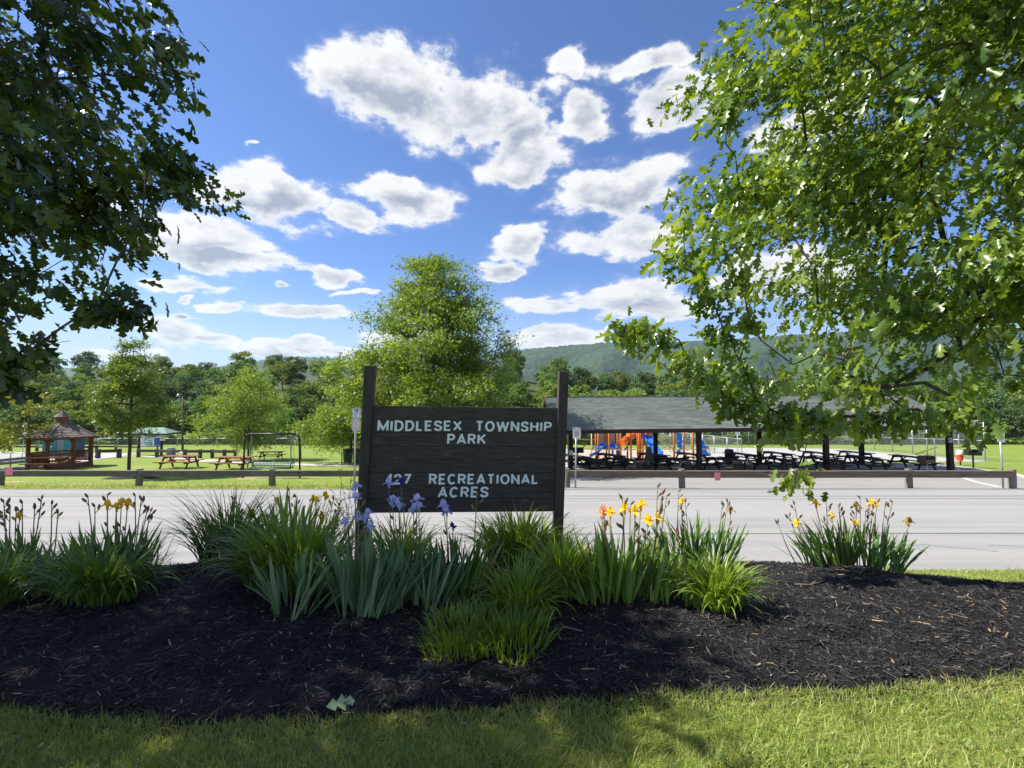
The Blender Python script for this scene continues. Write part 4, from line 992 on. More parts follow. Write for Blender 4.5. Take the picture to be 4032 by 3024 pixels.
# cream rails, steps and rings
def pipe(pts, r=0.035, m=CRM, name='rail'): return MB().tube(pts, r, 6).build(name, m, pg, smooth=True)
pipe([r6(235, 160), r6(690, 432)]); pipe([r6(305, 150), r6(760, 432)]); pipe([r6(180, 355), r6(745, 715)], 0.045)
for a, b in (((410, 520), (410, 600)), ((515, 585), (515, 690)), ((615, 650), (615, 740)), ((240, 160), (240, 330)), ((160, 215), (330, 222)), ((160, 330), (340, 328))): pipe([r6(*a), r6(*b)], 0.025)
pipe([r6(190, 470), r6(215, 525), r6(305, 540), r6(330, 590), r6(405, 612), r6(425, 660), r6(490, 675)], 0.035, name='steps')
pipe([r6(625, 700), r6(625, 770), r6(650, 805), r6(710, 805), r6(735, 770), r6(735, 690)], 0.025, name='ring')
pipe([r6(1060, 340), r6(1115, 345), r6(1055, 430), r6(1040, 500), r6(1050, 580), r6(1100, 690), r6(1160, 740), r6(1215, 770)], 0.04, name='climbing_pipe')
for a, b in (((1215, 770), (1350, 560)), ((1130, 700), (1350, 560)), ((1110, 560), (1240, 580)), ((1110, 620), (1300, 600)), ((1320, 760), (1365, 660))): pipe([r6(*a), r6(*b)], 0.02, name='net_rope')
for x, D in ((770, 41.6), (1090, 41.8), (1385, 42.2)): post(r6(x, 600, D))
pipe([r6(540, 160, 41.7), r6(800, 175, 41.7)], 0.04)
wavy = [(820, 215), (900, 195), (960, 205), (955, 300), (1040, 330), (1050, 500), (985, 500), (955, 540), (985, 580), (1050, 600), (1050, 720), (960, 735), (940, 790), (960, 830), (1030, 850), (1030, 878), (955, 880), (930, 840), (880, 840), (855, 870), (815, 870), (815, 755), (880, 740), (910, 695), (880, 655), (820, 630), (850, 570), (820, 490), (880, 470), (905, 430), (880, 385), (820, 375)]
cl = thing('climbing_panel', 'bright blue wavy climbing panel between two orange posts', 'climber', gp(r6(930, 860, 41.7).x, 41.7)); tmp = pg; pg = cl
panel([r6(*q) for q in wavy], BLU2, 41.7, 'wavy_panel', 0.06); pipe([r6(815, 220, 41.65), r6(805, 880, 41.65)], 0.03, name='edge_pipe'); pipe([r6(1055, 330, 41.65), r6(1050, 880, 41.65)], 0.03, name='edge_pipe')
cl = thing('climbing_panel', 'bright blue quarter round climbing panel with a curved edge pipe', 'climber', gp(r6(1700, 930, 41.7).x, 41.7)); pg = cl
wav2 = [(1540, 330), (1600, 440), (1690, 410), (1740, 470), (1690, 510), (1700, 580), (1760, 610), (1840, 610), (1870, 700), (1780, 730), (1790, 790), (1830, 830), (1910, 840), (1920, 935), (1720, 938), (1690, 900), (1640, 910), (1600, 938), (1480, 938), (1480, 330)]
panel([r6(*q) for q in wav2], BLU2, 41.7, 'wavy_panel', 0.06)
pipe([r6(1480, 260, 41.6), r6(1590, 330, 41.6), r6(1690, 395, 41.6), r6(1775, 495, 41.6), r6(1850, 630, 41.6), r6(1905, 780, 41.6), r6(1930, 940, 41.6)], 0.035, name='edge_pipe')
pg = tmp
# swing set: dark raking legs and beam
r3 = lambda x, y, D: W(2220 + x / 3.687, 1650 + y / 3.687, D)
a, b = r3(280, 420, 47), r3(455, 300, 45)
ss = thing('swing_set', 'dark steel swing set legs beyond the grill behind the pavilion', 'swing set', gp(a.x, 47))
for (x0, y0, x1, y1, D) in ((280, 425, 420, 120, 47), (415, 450, 520, 120, 46), (540, 440, 430, 120, 48)): MB().tube([r3(x0, y0, D), r3(x1, y1, D)], 0.05, 8).build('leg', BLK, ss, smooth=True)
MB().tube([r3(420, 122, 47), r3(180, 118, 51)], 0.05, 8).build('beam', BLK, ss, smooth=True)
o = MB().tube([gp(r3(405, 500, 44).x, 44), r3(402, 100, 44)], 0.06, 8).build('tape_pole', CRM, smooth=True); tag(o, 'cream coloured pole by the blue slide holding barrier tape', 'pole')

# barrier tape
TAPE = mat('yellow_tape', (0.72, 0.55, 0.06), (0.65, 0.48, 0.05), 3, 0.5)
def tape(label, pts, w=0.075):
    mb = MB()
    for a, b in zip(pts, pts[1:]): mb.bar(a, b, 0.004, w)
    o = mb.build('barrier_tape', TAPE); tag(o, label, 'tape', 'yellow barrier tape'); return o
tape('yellow barrier tape strung across the front of the playground', [W(u, v, 40.3) for u, v in ((2300, 1768), (2430, 1771), (2480, 1771), (2560, 1769), (2600, 1768), (2690, 1769), (2820, 1768))])
tape('yellow barrier tape pulled tight from a pavilion table to the court fence', [W(3604, 1790, 27.6), W(3650, 1774, 30.5), W(3692, 1760, 33.5)], 0.10)
tape('yellow barrier tape tied along the tall court fence', [W(3730, 1761, 38.2), W(3800, 1762, 38.2), W(3882, 1760, 38.0)], 0.06)
tape('yellow barrier tape behind the no trespass sign left of the playground', [W(2240, 1728, 43), W(2300, 1731, 43.5), W(2365, 1733, 44)])

# ------------------------------------------------------------------ small furniture under and beside the pavilion
CANB = mat('navy_steel', (0.012, 0.025, 0.07), (0.016, 0.033, 0.09), 6, 0.45)
b = G(2872, 1829); b.z += 0.05; kq = F / b.y
t = thing('litter_bin', 'dark blue round litter bin with hooded top and two side openings', 'litter bin', b)
rr = 16.5 / kq
MB().lathe([(rr * .92, 0), (rr, 0.05), (rr, 0.62), (rr * 1.03, 0.63), (rr * 1.03, 0.66)], 18).build('barrel', CANB, t, local=True, smooth=False)
hd = MB().lathe([(rr * 1.0, 0.66), (rr * 0.97, 0.92), (rr * .8, 0.98), (rr * .3, 1.0)], 18).build('hood', CANB, t, local=True)
for s in (-1, 1): MB().lathe([(rr * .22, 0), (rr * .22, .01)], 14).build('opening', WPIPE, hd, local=True).matrix_local = Matrix.Translation((s * rr * .62, -rr * .78, 0.80)) @ Matrix.Rotation(math.radians(90), 4, 'X') @ Matrix.Rotation(math.radians(s * 38), 4, 'Y')
GWD = wood('grey_plywood', (0.20, 0.21, 0.20), (0.13, 0.14, 0.135), (0.08, 0.08, 0.08), 0.7, axis='Z')
b = G(2555, 1847); b.z += 0.06; t = thing('folded_barricade', 'grey wooden A frame barricade leaning between the pavilion tables', 'barricade', b)
hq = 82 / (F / b.y)
for (x0, x1, w, y) in ((-0.27, 0.02, 0.24, 0), (0.30, 0.06, 0.22, 0.1)):
    MB().bar((x0, y - 0.25, 0), (x1, y, hq), w, 0.03, (0, 1, 0)).build('leg_board', GWD, t, local=True)
    MB().bar((x0 * 0.8, y + 0.3, 0), (x1, y + 0.06, hq * .95), w * .8, 0.03, (0, 1, 0)).build('leg_board', GWD, t, local=True)
MB().bar((-0.22, -0.14, hq * .42), (0.25, -0.06, hq * .42), 0.03, 0.12).build('cross_board', GWD, t, local=True)
b = G(2455, 1832); b.z += 0.06; t = thing('sandwich_board', 'black folded sandwich board with silver edges standing behind the tables', 'board', b)
for s in (-1, 1): 
    q = MB().bar((s * .42, 0.0, 0), (s * 0.0, 0, 0.58), 0.6, 0.03, (1, 0, 0)).build('panel', BLK, t, local=True)
    MB().bar((s * .45, -.31, 0), (s * 0.0, -.31, 0.60), 0.03, 0.04, (1, 0, 0)).build('edge_trim', GALV, q, local=True)
RUST = mat('rusty_steel', (0.06, 0.045, 0.042), (0.12, 0.06, 0.045), 8, 0.7)
def grill(label, u, vb, vt, m, w=0.6, hgt=0.28, rz=0.0):
    b = G(u, vb); t = thing('park_grill', label, 'grill', b, 'park grills'); H = (vb - vt) / (F / b.y)
    MB().tube([(0, 0, -.05), (0, 0, H - hgt)], 0.045, 8).build('post', GALV if 'front' in label else m, t, local=True, smooth=True)
    fb = MB(); z0, z1 = H - hgt, H
    fb.box((0, 0, z0 + .01), (w, .42, .02)); fb.box((-w / 2 + .01, 0, (z0 + z1) / 2), (.02, .42, hgt)); fb.box((w / 2 - .01, 0, (z0 + z1) / 2), (.02, .42, hgt)); fb.box((0, .20, (z0 + z1) / 2), (w - .04, .02, hgt))
    fb.box((0, -.20, z0 + hgt * .3), (w - .04, .02, hgt * .55))
    fb.build('firebox', m, t, local=True)
    gt = MB()
    for k in range(9): gt.box((0, -.18 + k * .045, z1 + .012), (w * .98, .012, .015))
    gt.build('grate', m, t, local=True)
    for s in (-1, 1): MB().tube([(s * w * .3, -.21, z1 - .04), (s * w * .3, -.30, z1 - .03), (s * w * .38, -.30, z1 - .03)], .012, 5).build('handle', GALV, t, local=True)
    t.rotation_euler = (0, 0, rz)
grill('rusty steel box grill on a post, front edge of the pavilion slab', 3650, 1867, 1797, RUST, 0.85, 0.37, 0.35)
grill('black steel pedestal grill on the grass beside the court fence', 3833, 1843, 1772, BLK, 0.72, 0.34, -0.2)
grill('dark steel pedestal grill beyond the pavilion next to the playground', 2275, 1826, 1764, BLK, 0.75, 0.34, 0.1)
b = G(3780, 1832); t = thing('orange_bucket', 'orange plastic bucket with a white bag hung on a short post', 'bucket', b)
kq = F / b.y
MB().tube([(0.08, 0.05, 0), (0.08, 0.05, 1.1)], 0.04, 8).build('post', RUST, t, local=True, smooth=True)
MB().lathe([(0.16, 0.30), (0.20, 0.66), (0.225, 0.665), (0.225, 0.70)], 16).build('pail', mat('orange_pail', (0.75, 0.09, 0.035), (0.68, 0.08, 0.03), 3, 0.4), t, local=True, smooth=False)
bg = MB().lathe([(0.18, 0.69), (0.19, 0.8), (0.15, 0.95), (0.08, 1.0), (0.03, 1.02)], 9); bg.v = [(x + random.uniform(-.03, .03), y + random.uniform(-.03, .03), z + random.uniform(-.02, .02)) for x, y, z in bg.v]
bg.build('bag', WPIPE, t, local=True)

# ------------------------------------------------------------------ signs on posts
SGW = mat('sign_white', (0.78, 0.78, 0.80), (0.72, 0.72, 0.75), 3, 0.4)
SGG = mat('sign_ink', (0.05, 0.06, 0.06), (0.05, 0.06, 0.06), 3, 0.5)
SGB = mat('sign_blue', (0.01, 0.05, 0.45), (0.01, 0.05, 0.45), 3, 0.4)
SGR = mat('sign_maroon', (0.22, 0.05, 0.08), (0.22, 0.05, 0.08), 3, 0.5)
SGGN = mat('sign_green', (0.03, 0.16, 0.11), (0.03, 0.16, 0.11), 3, 0.5)
def rrect(w, h, r, n=4):
    P = []
    for cx_, cy_, a0 in ((w / 2 - r, h / 2 - r, 0), (-w / 2 + r, h / 2 - r, 90), (-w / 2 + r, -h / 2 + r, 180), (w / 2 - r, -h / 2 + r, 270)):
        for k in range(n + 1): P.append((cx_ + r * math.cos(math.radians(a0 + 90 * k / n)), cy_ + r * math.sin(math.radians(a0 + 90 * k / n))))
    return P
def plate(parent, c, w, h, m, r=0.04, name='plate', th=0.006, border=None):
    o = MB().prism([(c[0] + x, c[1], c[2] + z) for x, z in rrect(w, h, r)], (0, th, 0)).build(name, m, parent, local=True)
    if border:
        P, Q = rrect(w - .03, h - .03, r * .8), rrect(w - .055, h - .055, r * .6); n = len(P)
        V = [(c[0] + x, c[1] - .003, c[2] + z) for x, z in P] + [(c[0] + x, c[1] - .003, c[2] + z) for x, z in Q]
        MB().add(V, [(i, (i + 1) % n, n + (i + 1) % n, n + i) for i in range(n)]).build('border', border, o, local=True)
    return o
def text_on(parent, body, c, w, h, m, y=-0.005, bold=0.01):
    me, v = text_mesh(body, 0, bold); a, b = v.min(0), v.max(0)
    for q, co in zip(me.vertices, v): q.co = (c[0] - w / 2 + (co[0] - a[0]) / (b[0] - a[0]) * w, c[1] + y, c[2] - h / 2 + (co[1] - a[1]) / (b[1] - a[1]) * h)
    return obj('lettering', me, m, parent)
# accessible parking sign left of the park sign
b = G(1393, 1925); D = b.y; kq = F / D
pz = lambda v: W(1395, v, D).z - b.z
t = thing('parking_sign', 'white accessible parking sign with blue wheelchair symbol above a fine notice', 'sign', b)
MB().tube([(0, 0.03, -.1), (0.03, 0.03, pz(1612))], 0.035, 8).build('pole', GALV, t, local=True, smooth=True)
w = 31.5 / kq
up = plate(t, (0.05, 0, (pz(1608) + pz(1651)) / 2), w, pz(1608) - pz(1651), SGW, border=SGGN)
z = lambda v: pz(v)
plate(up, (0.05, -.004, z(1618)), 14.5 / kq, 14.5 / kq, SGB, 0.005, 'symbol_field', 0.002)
wc = MB(); c0 = Vector((0.045, -.009, z(1620)));
for k in range(10):
    a0, a1 = math.radians(150 + 27 * k), math.radians(150 + 27 * (k + 1)); wc.bar(c0 + Vector((.035 * math.cos(a0), 0, .03 * math.sin(a0))), c0 + Vector((.035 * math.cos(a1), 0, .03 * math.sin(a1))), .014, .004, (0, 1, 0))
for p0, p1 in (((-.005, .07), (-.005, .01)), ((-.005, .01), (.03, .01)), ((.03, .01), (.045, -.03)), ((.045, -.03), (.06, -.025)), ((-.005, .035), (.02, .035))): wc.bar(c0 + Vector((p0[0], 0, p0[1])), c0 + Vector((p1[0], 0, p1[1])), .014, .004, (0, 1, 0))
wc.box(c0 + Vector((-.005, 0, .075)), (.018, .004, .016)); wc.build('wheelchair_symbol', SGW, up, local=True)
for body, vv, ww, hh in (('VEHICLE', 1631, 20, 4.6), ('I.D.', 1638, 10, 4.6), ('REQUIRED', 1645, 25, 4.6)): text_on(up, body, (0.05, 0, z(vv)), ww / kq, hh / kq, SGGN)
lo = plate(t, (0.035, 0, (pz(1652.5) + pz(1696)) / 2), w, pz(1652.5) - pz(1696), mat('sign_pinkish', (0.72, 0.66, 0.68), (0.68, 0.62, 0.64), 3, 0.4), border=SGR)
for body, vv, ww, hh in (('VIOLATORS', 1661, 17, 2.6), ('SUBJECT', 1666, 13, 2.6), ('TO FINE', 1671, 13, 2.6), ('AND TOWING', 1676.5, 18, 2.6), ('MIN FINE $50', 1684, 20, 2.6), ('MAX FINE $200', 1689, 22, 2.6)): text_on(lo, body, (0.035, 0, z(vv)), ww / kq, hh / kq, SGR)
def rule_sign(label, u, vb, box, group, dx=0):
    b = G(u, vb); D = b.y; kq = F / D; Z = lambda v: W(u, v, D).z - b.z
    t = thing('rule_sign', label, 'sign', b, group)
    x0, x1, v0, v1 = box; cxm = ((x0 + x1) / 2 - u) / kq; w, h = (x1 - x0) / kq, Z(v0) - Z(v1)
    MB().tube([(0, .035, -.1), (cxm * .8, .035, Z(v0) - .04)], 0.032, 8).build('pole', GALV, t, local=True, smooth=True)
    c = (cxm, 0, (Z(v0) + Z(v1)) / 2); pl_ = plate(t, c, w, h, SGW, 0.03)
    for s in (-1, 1):
        n = 14; V = []; cc = (cxm + s * w * .31, -.004, c[2] + h * .40)
        for k in range(n):
            a = 2 * math.pi * k / n
            for rr in (w * .13, w * .095): V.append((cc[0] + rr * math.cos(a), cc[1], cc[2] + rr * math.sin(a)))
        ring = MB().add(V, [(2 * k, 2 * ((k + 1) % n), 2 * ((k + 1) % n) + 1, 2 * k + 1) for k in range(n)])
        ring.bar(Vector(cc) + Vector((-w * .08, 0, w * .08)), Vector(cc) + Vector((w * .08, 0, -w * .08)), w * .035, .002, (0, 1, 0)); ring.box(Vector(cc), (w * .13, .002, w * .035))
        ring.build('prohibition_symbol', SGG, pl_, local=True)
    text_on(pl_, 'NO', (cxm, 0, c[2] + h * .265), w * .2, h * .075, SGG)
    for fy, fw in ((.155, .66), (.035, .62), (-.07, .58), (-.175, .66), (-.28, .38)):      # lines of small print, too small to read
        q = MB(); xx = -fw / 2
        while xx < fw / 2 - .03:
            l = min(random.uniform(.03, .06), fw / 2 - xx); q.box((cxm + (xx + l / 2) * w, -.004, c[2] + fy * h), (l * w * .8, .002, h * .05)); xx += l
        q.build('small_print', SGR, pl_, local=True)
    for s in (.46, -.40): MB().box((cxm, -.004, c[2] + s * h), (w * .05, .004, w * .05)).build('bolt', GALV, pl_, local=True)
    return t
rule_sign('white rule sign on a steel pole at the pavilion corner next to the park sign', 2266, 1924, (2257, 2288, 1682, 1727), 'white rule signs')
rule_sign('white rule sign on a steel pole at the end of the brown guard rail', 3954, 1924, (3938, 3967, 1698, 1742), 'white rule signs')
b = G(2906, 1800); kq = F / b.y; t = thing('court_sign', 'small white prohibition sign on a pole beside the sports court', 'sign', b)
Z = lambda v: W(2906, v, b.y).z - b.z
MB().tube([(0, .03, 0), (0, .03, Z(1696))], .035, 8).build('pole', GALV, t, local=True, smooth=True)
pl_ = plate(t, (0.02, 0, (Z(1694) + Z(1713)) / 2), 17 / kq, Z(1694) - Z(1713), SGW, .02)
q = MB().box((.02, -.004, Z(1700)), (.22, .003, .03)); q.box((.02, -.004, Z(1703)), (.16, .003, .03)); q.box((.02, -.004, Z(1709)), (.24, .003, .035)); q.build('small_print', SGG, pl_, local=True)
b = G(84, 1818); kq = F / b.y; t = thing('road_sign', 'grey back of a traffic sign on a steel pole by the yellow leaved tree', 'sign', b)
Z = lambda v: W(84, v, b.y).z - b.z
MB().tube([(0, .03, 0), (6 / kq, .03, Z(1664))], .03, 8).build('pole', GALV, t, local=True, smooth=True)
plate(t, (8 / kq, 0, (Z(1664) + Z(1684)) / 2), 18 / kq, Z(1664) - Z(1684), ALU, .02); plate(t, (6 / kq, 0, (Z(1703) + Z(1716)) / 2), 19 / kq, Z(1703) - Z(1716), SGW, .02)

# ------------------------------------------------------------------ notice kiosk
GRR = mat('green_shingles', (0.12, 0.20, 0.165), (0.16, 0.25, 0.21), 3, 0.9, 0.4, 20)
k4 = lambda x, y, D: W(530 + x / 11.06, 1670 + y / 11.06, D)
kb = G(594, 1795); KD = kb.y; t = thing('notice_kiosk', 'timber notice kiosk with green hipped roof, park map and blue poster', 'kiosk', kb)
for x in (205, 1182):
    p = k4(x, 800, KD); MB().bar(gp(p.x, KD), Vector((p.x, KD, k4(0, 430, KD).z)), 0.17, 0.17, (0, 1, 0)).build('post', PVW, t)
for x in (1000,):
    p = k4(x, 800, KD + 1.2); MB().bar(gp(p.x, KD + 1.2), Vector((p.x, KD + 1.2, k4(0, 430, KD).z)), 0.1, 0.1, (0, 1, 0)).build('post', PVW, t)
f0, f1 = k4(-560, 412, KD - .9), k4(1395, 408, KD - .9); bk0, bk1 = k4(-160, 340, KD + 2.4), k4(1965, 345, KD + 2.4)
g0, g1 = k4(330, 148, KD + .8), k4(1270, 138, KD + .8)
zE = f1.z; f0.z = zE; bk0 = Vector((f0.x + .0, KD + 2.4, zE)); bk1 = Vector((bk1.x, KD + 2.4, zE)); bk0.x = f0.x - .3
for q in ([f0, f1, g1, g0], [f1, bk1, g1], [bk1, bk0, g0, g1], [bk0, f0, g0]):
    MB().prism(q, (0, 0, -0.05)).build('roof_facet', GRR, t)
for a, b in ((f0, f1), (f1, bk1), (bk0, f0)): MB().bar(a - Vector((0, 0, .1)), b - Vector((0, 0, .1)), .05, .12).build('fascia', PVW, t)
bd = MB().prism([k4(235, 985, KD - .1), k4(1160, 985, KD - .1), k4(1160, 470, KD - .1), k4(235, 470, KD - .1)], (0, .05, 0)).build('backboard', PVW, t)
mp = MB().prism([k4(250, 965, KD - .12), k4(1125, 950, KD - .12), k4(1100, 490, KD - .12), k4(255, 490, KD - .12)], (0, .01, 0)).build('map_board', SGW, t)
AQ, DKB, MIDB = mat('map_aqua', (0.22, 0.48, 0.46), (0.28, 0.52, 0.5), 2, 0.5), mat('map_dark', (0.04, 0.07, 0.09), (0.05, 0.08, 0.1), 2, 0.5), mat('poster_blue', (0.015, 0.09, 0.42), (0.02, 0.11, 0.48), 3, 0.45)
ky = KD - .135
MB().prism([k4(380, 780, ky), k4(760, 780, ky), k4(790, 940, ky), k4(560, 950, ky)], (0, .004, 0)).build('map_area', AQ, mp)
MB().prism([k4(360, 770, ky - .006), k4(700, 620, ky - .006), k4(650, 495, ky - .006), k4(480, 500, ky - .006)], (0, .004, 0)).build('map_area', AQ, mp)
for x, y in ((625, 725), (695, 705), (610, 805), (705, 780), (740, 840), (710, 900), (470, 840), (320, 840)):
    MB().prism([k4(x - 34, y, ky - .012), k4(x, y + 28, ky - .012), k4(x + 34, y, ky - .012), k4(x, y - 28, ky - .012)], (0, .003, 0)).build('map_symbol', DKB, mp)
for y, x0, x1 in ((520, 670, 1060), (560, 680, 880)): MB().prism([k4(x0, y + 14, ky - .012), k4(x1, y + 14, ky - .012), k4(x1, y - 14, ky - .012), k4(x0, y - 14, ky - .012)], (0, .003, 0)).build('map_heading', DKB, mp)
MB().prism([k4(852, 940, ky - .01), k4(1118, 935, ky - .01), k4(1090, 595, ky - .01), k4(858, 600, ky - .01)], (0, .006, 0)).build('poster', MIDB, mp)
bs_ = MB().prism([k4(1100, 725, ky - .06), k4(1328, 725, ky - .06), k4(1328, 450, ky - .06), k4(1100, 450, ky - .06)], (0, .01, 0)).build('field_sign', mat('sign_pinkish', (0.7, 0.65, 0.66), None), t)
for body, y, hh, ww, m in (('BALLFIELD', 527, 46, 180, SGR), ('#3-4', 622, 52, 110, SGG)):
    me, v = text_mesh(body, 0, .015); a, b = v.min(0), v.max(0)
    for q, co in zip(me.vertices, v): q.co = k4(1213 + ((co[0] - a[0]) / (b[0] - a[0]) - .5) * ww, y - ((co[1] - a[1]) / (b[1] - a[1]) - .5) * hh, ky - .075) - WL[bs_]
    obj('lettering', me, m, bs_)
b = G(673, 1803); t = thing('litter_bin', 'grey box shaped litter bin with pitched lid beside the kiosk', 'litter bin', b); kq = F / b.y
MB().box((0, 0, .38), (.55, .5, .76)).build('box', mat('grey_bin', (.12, .125, .14), (.16, .165, .18), 3, .6), t, local=True)
MB().prism([(-.31, -.28, .76), (.31, -.28, .76), (.12, -.28, 1.0), (-.12, -.28, 1.0)], (0, .56, 0)).build('lid', ALU, t, local=True)
o = MB().box(G(716, 1804) + Vector((0, 0, .3)), (.34, .3, .62)).build('utility_box', WPIPE); tag(o, 'white utility box standing behind the timber rail beside the lamp post', 'utility box')
bv = o.modifiers.new('b', 'BEVEL'); bv.width = .03
# lamp post
b = G(719, 1783); D = b.y; t = thing('lamp_post', 'tall dark lamp post with short curved arm and grey lamp head', 'lamp post', b)
TZ = W(719, 1562, D)
BRN = mat('brown_pole', (0.07, 0.05, 0.042), (0.05, 0.038, 0.034), 3, 0.6)
MB().tube([b, TZ], [0.13, 0.085], 10).build('pole', BRN, t, smooth=True)
arm = [TZ, TZ + Vector((-.05, 0, .18)), TZ + Vector((-.22, 0, .28)), TZ + Vector((-.42, 0, .27))]
MB().tube(arm, 0.045, 8).build('arm', BRN, t, smooth=True)
MB().lathe([(.06, .16), (.16, .05), (.20, -.14), (.14, -.20)], 12, TZ + Vector((-.52, 0, .2))).build('lamp_head', GALV, t)
# service building and bin enclosure glimpsed behind the park sign
b = G(1372, 1756); t = thing('service_building', 'tan block service building behind the sign, partly hidden by leaves', 'building', b); kq = F / b.y
BLD = mat('tan_block', (0.42, 0.33, 0.25), (0.36, 0.28, 0.21), 1.5, 0.9)
MB().box((0.2, 2.0, 1.25), (5.5, 4, 2.5)).build('wall', BLD, t, local=True)
MB().prism([(-2.9, -.4, 2.5), (-2.9, 4.4, 2.5), (-2.9, 2.0, 3.6)], (6.2, 0, 0)).build('roof', GRR, t, local=True)
MB().box((-.9, -.02, 1.0), (.95, .06, 2.0)).build('door', DKB, t, local=True); MB().box((1.0, -.02, 1.7), (1.1, .06, .7)).build('window', DKB, t, local=True); MB().box((-2.1, -.02, 1.2), (.8, .06, 2.3)).build('door', BRN, t, local=True)
us = [1345, 1378, 1412]; pts = [G(u, 1828) for u in us]
fence_run('bin_enclosure', 'low green chain link enclosure beside the park sign post', pts, heights(pts, [(u, 1784) for u in us]), CHK, GRNS, 0.03)
for u, lab in ((1366, 'dark ribbed dustbin inside the green chain link enclosure'), (1403, 'tall dark dustbin next to the ribbed one in the enclosure')):
    b = G(u, 1822); t = thing('dustbin', lab, 'dustbin', b, 'dustbins in the enclosure')
    MB().lathe([(.22, 0), (.27, .8), (.29, .81), (.29, .86)], 14).build('body', BLK, t, local=True)
    MB().lathe([(.30, .86), (.26, .96), (.05, 1.0)], 14).build('lid', mat('slate_plastic', (.03, .045, .06), None, 3, .5), t, local=True)
# ------------------------------------------------------------------ trees
BARK = mat('grey_brown_bark', (0.075, 0.06, 0.048), (0.045, 0.036, 0.03), 6, 0.9, 0.8, 14, stretch=(3, 3, 0.6))
def frames_for(n, out, droop=0.4, spread=0.9):
    ax = out * 0.6 + RNG.normal(0, spread, (n, 3)) * 0.6; ax[:, 2] -= droop
    nm = RNG.normal(0, 0.6, (n, 3)); nm[:, 2] += 0.7
    return rot_from(ax, nm)
def grow(trunk, centers, r_tip=0.006, power=0.42, wob=0.08, droop=0.0):
    """skeleton that reaches every centre from the nearest older limb; returns tube mesh arrays"""
    P = [np.array(p, float) for p in trunk]; par = [i - 1 for i in range(len(P))]
    c0 = P[len(P) // 2]
    order = np.argsort([np.linalg.norm(c - c0) for c in centers])
    tips = []
    for oi in order:
        c = centers[oi]; A = np.array(P); d = A - c
        cost = np.linalg.norm(d, axis=1) + np.maximum(0, d[:, 2]) * 0.9
        cost[0] += 5
        j = int(np.argmin(cost)); L = np.linalg.norm(A[j] - c); k = max(2, int(L / 0.45))
        last = j
        for s in range(1, k + 1):
            t = s / k; q = A[j] * (1 - t) + c * t + RNG.normal(0, wob * L / k, 3) * (s < k); q[2] += 0.10 * L * math.sin(math.pi * t)
            P.append(q); par.append(last); last = len(P) - 1
        tips.append(last)
    Pn = np.array(P); w = np.zeros(len(P))
    for t in tips: w[t] += 1
    for i in range(len(P) - 1, 0, -1):
        if par[i] >= 0: w[par[i]] += w[i]
    rad = r_tip * np.maximum(w, 0.6) ** power
    mb_v = []; mb_f = []; n = 6; ang = np.arange(n) * 2 * math.pi / n
    for i in range(1, len(P)):
        a, b = Pn[par[i]], Pn[i]; d = b - a; L = np.linalg.norm(d)
        if L < 1e-5: continue
        d /= L; u = np.cross(d, [0.3, 0.5, 0.81]); u /= np.linalg.norm(u); v = np.cross(d, u)
        ring = np.cos(ang)[:, None] * u + np.sin(ang)[:, None] * v
        k = len(mb_v) * n; ra = min(rad[par[i]], rad[i] * 1.5)
        mb_v.append(a - d * ra * 0.4 + ring * ra); mb_v.append(b + ring * rad[i])
        q = np.arange(n); mb_f.append(np.stack([k + q, k + (q + 1) % n, k + n + (q + 1) % n, k + n + q], -1))
    return np.concatenate(mb_v), np.concatenate(mb_f)

half = [(0.0, 0.012), (0.27, 0.26), (0.36, 0.085), (0.61, 0.37), (0.67, 0.12), (0.87, 0.21), (1.0, 0.0)]
def oak_leaf(fold=0.35, droop=0.25, curl=0.1):
    """lobed blade: two halves hinged on the midrib, three pointed lobes each"""
    z = lambda x, y: -droop * x * x + fold * abs(y) * 0.6 - curl * y * y * 4
    V = [(0, 0, 0), (0.5, 0, z(.5, 0)), (1, 0, z(1, 0))]; Fq = []
    for s in (1, -1):
        b = len(V)
        for (x, y) in half[1:-1]: V.append((x, s * y, z(x, y)))
        for f in ((0, b + 1, b), (0, 1, b + 1), (b + 1, b + 3, b + 2), (1, b + 3, b + 1), (b + 3, 2, b + 4), (1, 2, b + 3)): Fq.append(f if s < 0 else f[::-1])
    return np.array(V), np.array(Fq)
OAKL = [oak_leaf(0.35, 0.25, 0.1), oak_leaf(-0.25, 0.45, 0.3), oak_leaf(0.6, 0.1, -0.1)]
simple = np.array([(0, 0, 0), (0.45, 0.36, 0.08), (0.55, 0.0, 0.02), (1, 0.16, -0.1), (0.9, -0.2, -0.1), (0.4, -0.36, 0.08)])
simple_f = np.array([(0, 1, 2), (2, 3, 4), (0, 2, 5)])

